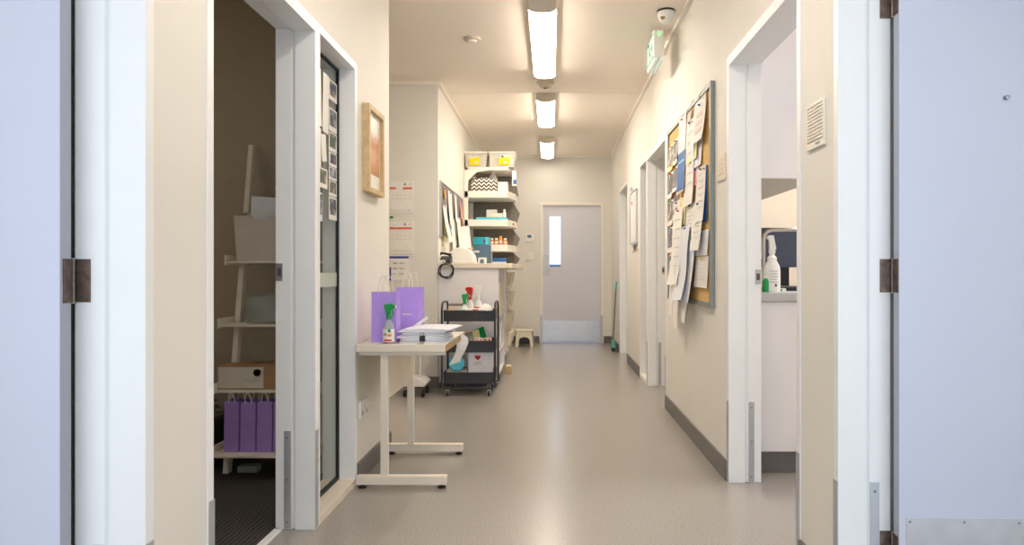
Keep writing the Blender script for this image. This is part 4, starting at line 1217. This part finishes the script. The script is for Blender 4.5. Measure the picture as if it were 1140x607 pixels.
ph = thing('desk_phone', 'black desk phone at the counter corner with a coiled cord', 'phone', (xpx(494, 6.12), 6.12, WZ))
MB().hexa([(-.06, -.05, 0), (.05, -.05, 0), (.05, .1, 0), (-.06, .1, 0), (-.06, -.05, .03), (.05, -.05, .03), (.05, .1, .07), (-.06, .1, .07)]).build('body', M['black'], ph, bevel=.004)
MB().tube([(-.055, .02, .085), (-.03, .02, .095), (.02, .02, .085), (.05, .02, .075)], [.016, .011, .011, .016], 10).build('handset', M['black'], ph, smooth=True)
pts = []
for k in range(70):
    a = 2 * math.pi * k / 24
    rr = .062 + .008 * math.sin(k * .37)
    pts.append((.03 + rr * math.cos(a + 1.57), -.128 - .004 * (k / 24), -.065 + rr * 1.0 * math.sin(a + 1.57)))
pts = [(.0, -.02, .02), (.0, -.115, .018), (.012, -.128, .005)] + pts
MB().tube(pts, .0042, 6).build('cord', M['black'], ph, smooth=True)
o = thing('paper_tray', 'small white tray beneath the black phone', 'tray', (xpx(490, 6.1), 6.075, WZ)); 
m = MB(); m.box(-.03, .05, -.03, .0, 0, .03)
m.build('tray_body', M['plastic'], o, bevel=.004)
ph.location.z = WZ + .0; ph.location.y = 6.145; ph.location.x += .01

# step stool
st = thing('step_stool', 'small cream plastic step stool by the end wall', 'stool', (xpx(584, 9.42), 9.42, 0))
w2, dpt, h2 = .135, .10, .215
outer = [(-w2, 0), (-w2 * .86, h2), (w2 * .86, h2), (w2, 0)]
arch = [(w2 * .62, 0), (w2 * .58, h2 * .35)] + [(w2 * .58 * math.cos(a), h2 * .38 + h2 * .24 * math.sin(a)) for a in [math.pi * k / 8 for k in range(1, 8)]] + [(-w2 * .58, h2 * .35), (-w2 * .62, 0)]
for ya in (-dpt, dpt - .012):
    MB().prism(outer + arch, 'y', ya, ya + .012).build('leg_panel', M['creamp'], st)
m = MB()
for s_ in (-1, 1): m.hexa([(s_ * w2, -dpt, 0), (s_ * w2 * .93, -dpt, 0), (s_ * w2 * .93, dpt, 0), (s_ * w2, dpt, 0), (s_ * w2 * .86, -dpt, h2), (s_ * w2 * .79, -dpt, h2), (s_ * w2 * .79, dpt, h2), (s_ * w2 * .86, dpt, h2)])
m.build('side_panel', M['creamp'], st)
box(-w2 * .95, w2 * .95, -dpt - .01, dpt + .01, h2, h2 + .015).build('step', M['creamp'], st, bevel=.006)
tag(box(xpx(578, 9.75), xpx(590, 9.75), 9.72, 9.80, 0, .15).build('door_stop_block', M['charcoal'], bevel=.01), 'dark block on the floor behind the cream stool', 'block')

# broom
br = thing('broom', 'grey stick broom with turquoise ends leaning by the farthest doorway', 'broom', (.80, 8.86, 0))
MB().tube([(.0, 0, .14), (.035, .0, .83)], .011, 10).build('pole', M['felt'], br, smooth=True)
MB().tube([(.0352, .0, .80), (.04, .0, .90)], .0125, 10).build('grip', M['turq'], br, smooth=True)
MB().prism([(-.022, .05), (.022, .05), (.016, .08), (.012, .14), (-.012, .14), (-.016, .08)], 'y', -.09, .09).build('head', M['turq'], br, bevel=.004)
m = MB()
for i in range(9):
    for j in range(3): m.box(-.022 + j * .016, -.012 + j * .016, -.085 + i * .019, -.072 + i * .019, 0, .052)
m.build('bristles', M['charcoal'], br)

# ------------------------------------------------------------------ utility room (right)
ub = thing('bench_cabinet', 'white bench cabinet with grey toe kick in the utility room', 'cabinet', (1.35, 3.45, 0))
box(-.330, .30, 0, 1.6, .115, .872).build('carcass', M['white'], ub, bevel=.001)
box(-.330, .24, .03, 1.58, 0, .115).build('toe_kick', M['skirt'], ub)
for k in range(3): 
    d_ = box(.30, .318, .02 + k * .53, .53 + k * .53, .12, .865).build('door', M['white'], ub, bevel=.002)
    box(.318, .33, .44 + k * .53, .455 + k * .53, .6, .75).build('handle', M['steel'], d_)
tag(box(1.019, 1.70, 3.43, 5.09, .875, .92).build('worktop', mat('grey bench laminate', (.50, .50, .48), .4), bevel=.003), 'beige grey bench top in the utility room', 'worktop')
uc = thing('wall_cabinet', 'white overhead cabinet hung above the utility room bench', 'cabinet', (1.02, 3.46, 1.50))
box(0, .36, 0, 1.6, 0, .95).build('carcass', M['white'], uc, bevel=.001)
for k in range(3):
    d_ = box(.36, .378, .005 + k * .535, .53 + k * .535, .002, .948).build('door', M['white'], uc, bevel=.002)
    box(.378, .388, .45 + k * .535, .46 + k * .535, .05, .17).build('handle', M['steel'], d_)
box(.0, .36, .0, 1.6, -.003, 0).build('underside', M['boxw'], uc, label='beige underside')

tp = thing('gooseneck_tap', 'brushed metal arched tap on the utility bench', 'tap', (1.118, 3.60, .92))
MB().tube([(0, 0, 0), (0, 0, .27), (.006, 0, .30), (.022, 0, .318), (.05, 0, .325), (.26, 0, .328), (.285, 0, .318), (.297, 0, .29), (.3, 0, .22)], .0105, 12).build('spout', M['tube'], tp, smooth=True)
MB().lathe([(.024, 0), (.024, .012), (.015, .02)], (0, 0, 0), 20).build('base', M['tube'], tp, smooth=True)
MB().tube([(0, -.0, .05), (.0, -.05, .06)], .006, 8).build('lever', M['tube'], tp, smooth=True)
s2 = thing('spray_bottle', 'white spray bottle with printed lines on the utility bench', 'bottle', (1.137, 3.52, .92))
MB().lathe([(.038, 0), (.042, .004), (.042, .11), (.038, .135), (.024, .16), (.024, .178), (.014, .188), (.014, .205)], (0, 0, 0), 22, 'z', 1, .8).build('bottle_body', M['plastic'], s2, smooth=True)
m = MB(); m.lathe([(.017, .20), (.017, .222)], (0, 0, 0), 16); m.prism([(-.014, .22), (.02, .22), (.012, .262), (.006, .292), (-.022, .292), (-.026, .278), (-.016, .265)], 'y', -.011, .011)
m.build('spray_head', M['plastic'], s2, bevel=.002)
m = MB(); 
for k in range(5): m.box(-.022, .02 - .006 * (k % 2), -.0345, -.0333, .05 + k * .014, .053 + k * .014)
m.build('printed_text', M['ink'], s2)
box(.004, .014, -.0345, -.0333, .028, .042).build('printed_mark', M['inkd'], s2)
mo = thing('monitor', 'dark blue grey screen behind the tap in utility room', 'monitor', (1.36, 3.95, .92))
box(-.17, .17, 0, .03, .13, .36).build('screen', M['monitor'], mo, bevel=.004)
box(-.025, .025, .03, .05, .01, .2).build('stand_post', M['black'], mo); box(-.09, .09, -.04, .10, 0, .012).build('stand_base', M['black'], mo, bevel=.003)
kb = thing('keyboard', 'black keyboard lying in front of the dark screen', 'keyboard', (1.36, 3.78, .92)); box(-.13, .15, -.06, .06, 0, .02).build('body', M['black'], kb, bevel=.003)
m = MB()
for i in range(12):
    for j in range(4): m.box(-.12 + i * .022, -.103 + i * .022, -.05 + j * .026, -.03 + j * .026, .02, .026)
m.build('keys', M['felt'], kb)
o = thing('soap_bottle', 'small green bottle at the tap side on the utility bench', 'bottle', (1.098, 3.50, .92)); MB().lathe([(.014, 0), (.016, .003), (.016, .055), (.009, .066), (.009, .07)], (0, 0, 0), 16).build('bottle_body', M['green'], o, smooth=True); MB().lathe([(.010, .07), (.010, .082)], (0, 0, 0), 14).build('cap', M['plastic'], o)
o = thing('paper_roll', 'white paper roll at the back of the utility bench', 'roll', (1.12, 3.78, .92)); MB().lathe([(.018, 0), (.05, 0), (.05, .22), (.018, .22), (.018, 0)], (0, 0, 0), 24).build('roll', M['paper'], o, smooth=True)
o = thing('knob_tap', 'round black knob beside the arched tap', 'knob', (1.075, 3.62, 1.01)); MB().lathe([(.018, -.02), (.022, -.012), (.022, 0), (.012, .01)], (.03, 0, .06), 16, 'y').build('knob', M['black'], o, smooth=True); MB().tube([(.03, .008, .06), (.03, .02, .0), (.03, .02, -.09)], .006, 8).build('stem', M['tube'], o)
o = thing('medicine_box', 'small green and white box beside the keyboard', 'box', (1.20, 3.56, .92)); box(-.02, .02, -.01, .03, 0, .018).build('box_body', M['plastic'], o); box(-.018, .0, -.0112, -.01, .004, .014).build('green_print', M['green'], o)
ul = thing('ceiling_light', 'flat light panel on the utility room ceiling', 'light', (2.2, 3.6, CZ), group='room lights')
box(-.3, .3, -.6, .6, -.05, 0).build('base', M['fixture'], ul, bevel=.004)
M['lamp2'] = emis('lit cool diffuser', (.95, .92, .97), 11)
M['fill_far'] = emis('added soft fill diffuser', (1, .92, .84), 4)
M['fill_dim'] = emis('added warm fill diffuser', (1, .85, .66), 3.8)
box(-.28, .28, -.58, .58, -.056, -.05).build('diffuser', M['lamp2'], ul)
far_fill = copy_tree(ul)  # unseen panel added so the far right openings do not go black
for c_ in far_fill.children:
    if c_.name.startswith('diffuser'): c_.data = c_.data.copy(); c_.data.materials[0] = M['fill_far']
far_fill.location = (2.4, 7.2, CZ); dim_fill = thing('ceiling_light', 'added dim fill light on the ceiling of the left room', 'light', (-2.9, 2.6, CZ), group='room lights')
box(-.2, .2, -.4, .4, -.05, 0).build('base', M['fixture'], dim_fill, bevel=.004); box(-.18, .18, -.38, .38, -.056, -.05).build('diffuser', M['fill_dim'], dim_fill)  # unseen lamp added to brighten the dim left room
far_fill['label'] = 'added fill light panel on the far right room ceiling'

# ------------------------------------------------------------------ dim left room: ladder shelf and contents
ld = thing('ladder_shelf', 'cream leaning ladder shelf in the dim left room', 'shelf', (-1.41, 3.5, 0))
for xx, nm in ((-.235, 0), (.235, 0)):
    MB().hexa([(xx - .014, -.06, .006), (xx + .014, -.06, .006), (xx + .014, -.015, .006), (xx - .014, -.015, .006), (xx - .014, .235, 1.72), (xx + .014, .235, 1.72), (xx + .014, .275, 1.72), (xx - .014, .275, 1.72)]).build('side_rail', M['legcream'], ld, bevel=.002)
shz = [(.135, -.20, .04), (.44, -.14, .09), (.76, -.08, .14), (1.08, -.01, .18)]
for z, ya, yb in shz:
    m = MB(); m.box(-.255, .255, ya, yb + .05, z - .012, z)
    m.box(-.262, -.250, ya - .005, yb + .05, z - .02, z + .03); m.box(.250, .262, ya - .005, yb + .05, z - .02, z + .03)
    m.build('shelf', M['legcream'], ld, bevel=.001)
box(-.02, .01, .24, .265, .006, 1.2).build('rear_post', M['felt'], ld)


def lad(dx, dy, z): return (-1.41 + dx, 3.5 + dy, z)


fb = thing('file_box', 'off white open file box on the top shelf of the ladder', 'box', lad(-.115 + .03, .05, 1.0805))
m = MB(); t_ = .004
m.prism([(-.115, .0), (.13, 0), (.145, .232), (.04, .232), (.03, .215), (-.03, .215), (-.045, .232), (-.13, .232)], 'y', -.055, -.05)
m.hexa([(-.115, .085, 0), (.13, .085, 0), (.13, .09, 0), (-.115, .09, 0), (-.13, .085, .26), (.145, .085, .26), (.145, .09, .26), (-.13, .09, .26)])
m.box(-.115, .13, -.05, .085, 0, .004)
m.hexa([(-.119, -.05, 0), (-.115, -.05, 0), (-.115, .085, 0), (-.119, .085, 0), (-.134, -.05, .232), (-.13, -.05, .232), (-.13, .085, .26), (-.134, .085, .26)])
m.hexa([(.126, -.05, 0), (.130, -.05, 0), (.130, .085, 0), (.126, .085, 0), (.141, -.05, .232), (.145, -.05, .232), (.145, .085, .26), (.141, .085, .26)])
m.build('box_body', M['boxw'], fb)
o = MB().hexa([(-.085, 0, 0), (.12, 0, 0), (.12, .03, 0), (-.085, .03, 0), (-.085, .02, .335), (.12, .02, .32), (.12, .05, .32), (-.085, .05, .335)]).build('document_wad', M['paperb']); o.location = lad(-.075, .05, 1.086)
tag(o, 'pale document wad sticking out of the off white file box', 'papers')
o = thing('trinket', 'small brown and cream ornament behind the file box papers', 'ornament', lad(-.03, .20, 1.0805)); 
m = MB(); m.box(-.035, .035, -.02, .02, 0, .31); m.build('stand', M['boxw'], o, bevel=.004); box(-.045, .045, -.025, .022, .31, .36).build('block', M['boxw'], o, bevel=.003); box(-.03, -.005, -.027, -.02, .30, .39).build('dark_panel', M['card'], o); box(.0, .03, -.027, -.02, .31, .37).build('light_panel', M['creamp'], o); box(-.05, .05, -.03, .02, .39, .405).build('cap', M['boxw'], o)
vs = thing('glass_jar', 'large clear glass jar on the third ladder shelf', 'jar', lad(-.07, .04, .7605))
MB().lathe([(.0001, 0), (.09, 0), (.10, .006), (.105, .06), (.10, .11), (.085, .135), (.088, .145), (.08, .145), (.078, .13), (.095, .105), (.099, .06), (.095, .012), (.0001, .008)], (0, 0, 0), 30).build('jar_body', M['glassv'], vs, smooth=True)
MB().lathe([(.0001, .155), (.05, .155), (.085, .148), (.09, .150), (.05, .162), (.0001, .163)], (0, 0, 0), 30).build('lid', M['glassv'], vs, smooth=True)
cb = thing('cardboard_box', 'brown cardboard box with white front on the second ladder shelf', 'box', lad(-.10, -.02, .4405))
box(-.15, .16, -.09, .10, 0, .115).build('box_body', M['card'], cb, bevel=.002)
fr = box(-.145, .08, -.0925, -.09, .006, .11).build('white_front', M['boxw'], cb)
m = MB(); m.lathe([(.017, -.0945), (.020, -.0945), (.020, -.0925), (.017, -.0925), (.017, -.0945)], (.05, 0, .083), 20, 'y'); m.prism([(.04, .074), (.048, .097), (.053, .085), (.06, .088), (.053, .072)], 'y', -.0942, -.0925); m.build('round_emblem', M['card'], fr)
m = MB(); m.box(-.02, .06, -.093, -.0925, .045, .047); m.box(0, .06, -.093, -.0925, .037, .039); m.build('print', M['ink'], fr)
bl = ['leftmost purple gift bag on the bottom ladder shelf', 'second purple gift bag from the left on the bottom ladder shelf', 'third purple gift bag from the left on the bottom ladder shelf', 'purple gift bag hidden deepest by the door frame']
for k, xx in enumerate((-.165, -.085, -.005, .075)):
    gift_bag('gift_bag', bl[k], lad(xx, -.09, .1355), .074, .10, .25 - .004 * (k % 2), 'purpled', R(-3 + 2 * k), 'purple gift bags on the ladder shelf', hh=.045, logo=(k == 1))
tag(box(-.05, .05, -.03, .03, 0, .035).build('small_case', M['clearp'], bevel=.004, loc=lad(-.13, -.02, .006)), 'small clear case on the carpet under the ladder shelf', 'case')
ob = thing('ottoman', 'black low ottoman in the corner of the dim left room', 'ottoman', (-1.98, 3.55, .006))
box(-.28, .24, -.14, .20, .02, .25).build('body', M['black'], ob, bevel=.03)
for sx in (-.22, .18): box(sx, sx + .04, -.1, -.06, 0, .02).build('foot', M['black'], ob)
o = crumple('folded_blanket', 'grey blanket folded on the black ottoman', 'blanket', (-1.96, 3.55, .256), .25, .13, .05, M['greyc'], 9)
o = crumple('folded_cloth', 'lilac cloth lying on the grey blanket', 'cloth', (-1.97, 3.56, .334), .22, .10, .018, M['lilac'], 11)

# ------------------------------------------------------------------ world, camera
wld = bpy.data.worlds.new('daylight'); bpy.context.scene.world = wld; wld.use_nodes = True
bg = wld.node_tree.nodes['Background']; bg.inputs['Color'].default_value = (.80, .89, 1, 1); bg.inputs['Strength'].default_value = 1.33

cam = bpy.data.cameras.new('camera'); co = bpy.data.objects.new('camera', cam); C.objects.link(co)
co.location = (0, 0, CH); co.rotation_euler = (R(90), 0, 0)
cam.sensor_width = 36; cam.lens = 24.0; cam.sensor_fit = 'HORIZONTAL'
cam.shift_x = (570 - 614) / 1140; cam.shift_y = -(303.5 - 303) / 1140
cam.clip_start = .05
sc = bpy.context.scene; sc.camera = co
vs_ = sc.view_settings; vs_.view_transform = 'Standard'; vs_.look = 'None'; vs_.gamma = 1; vs_.use_curve_mapping = False; vs_.exposure = 1.14
sc.cycles.max_bounces = 10; sc.cycles.diffuse_bounces = 6
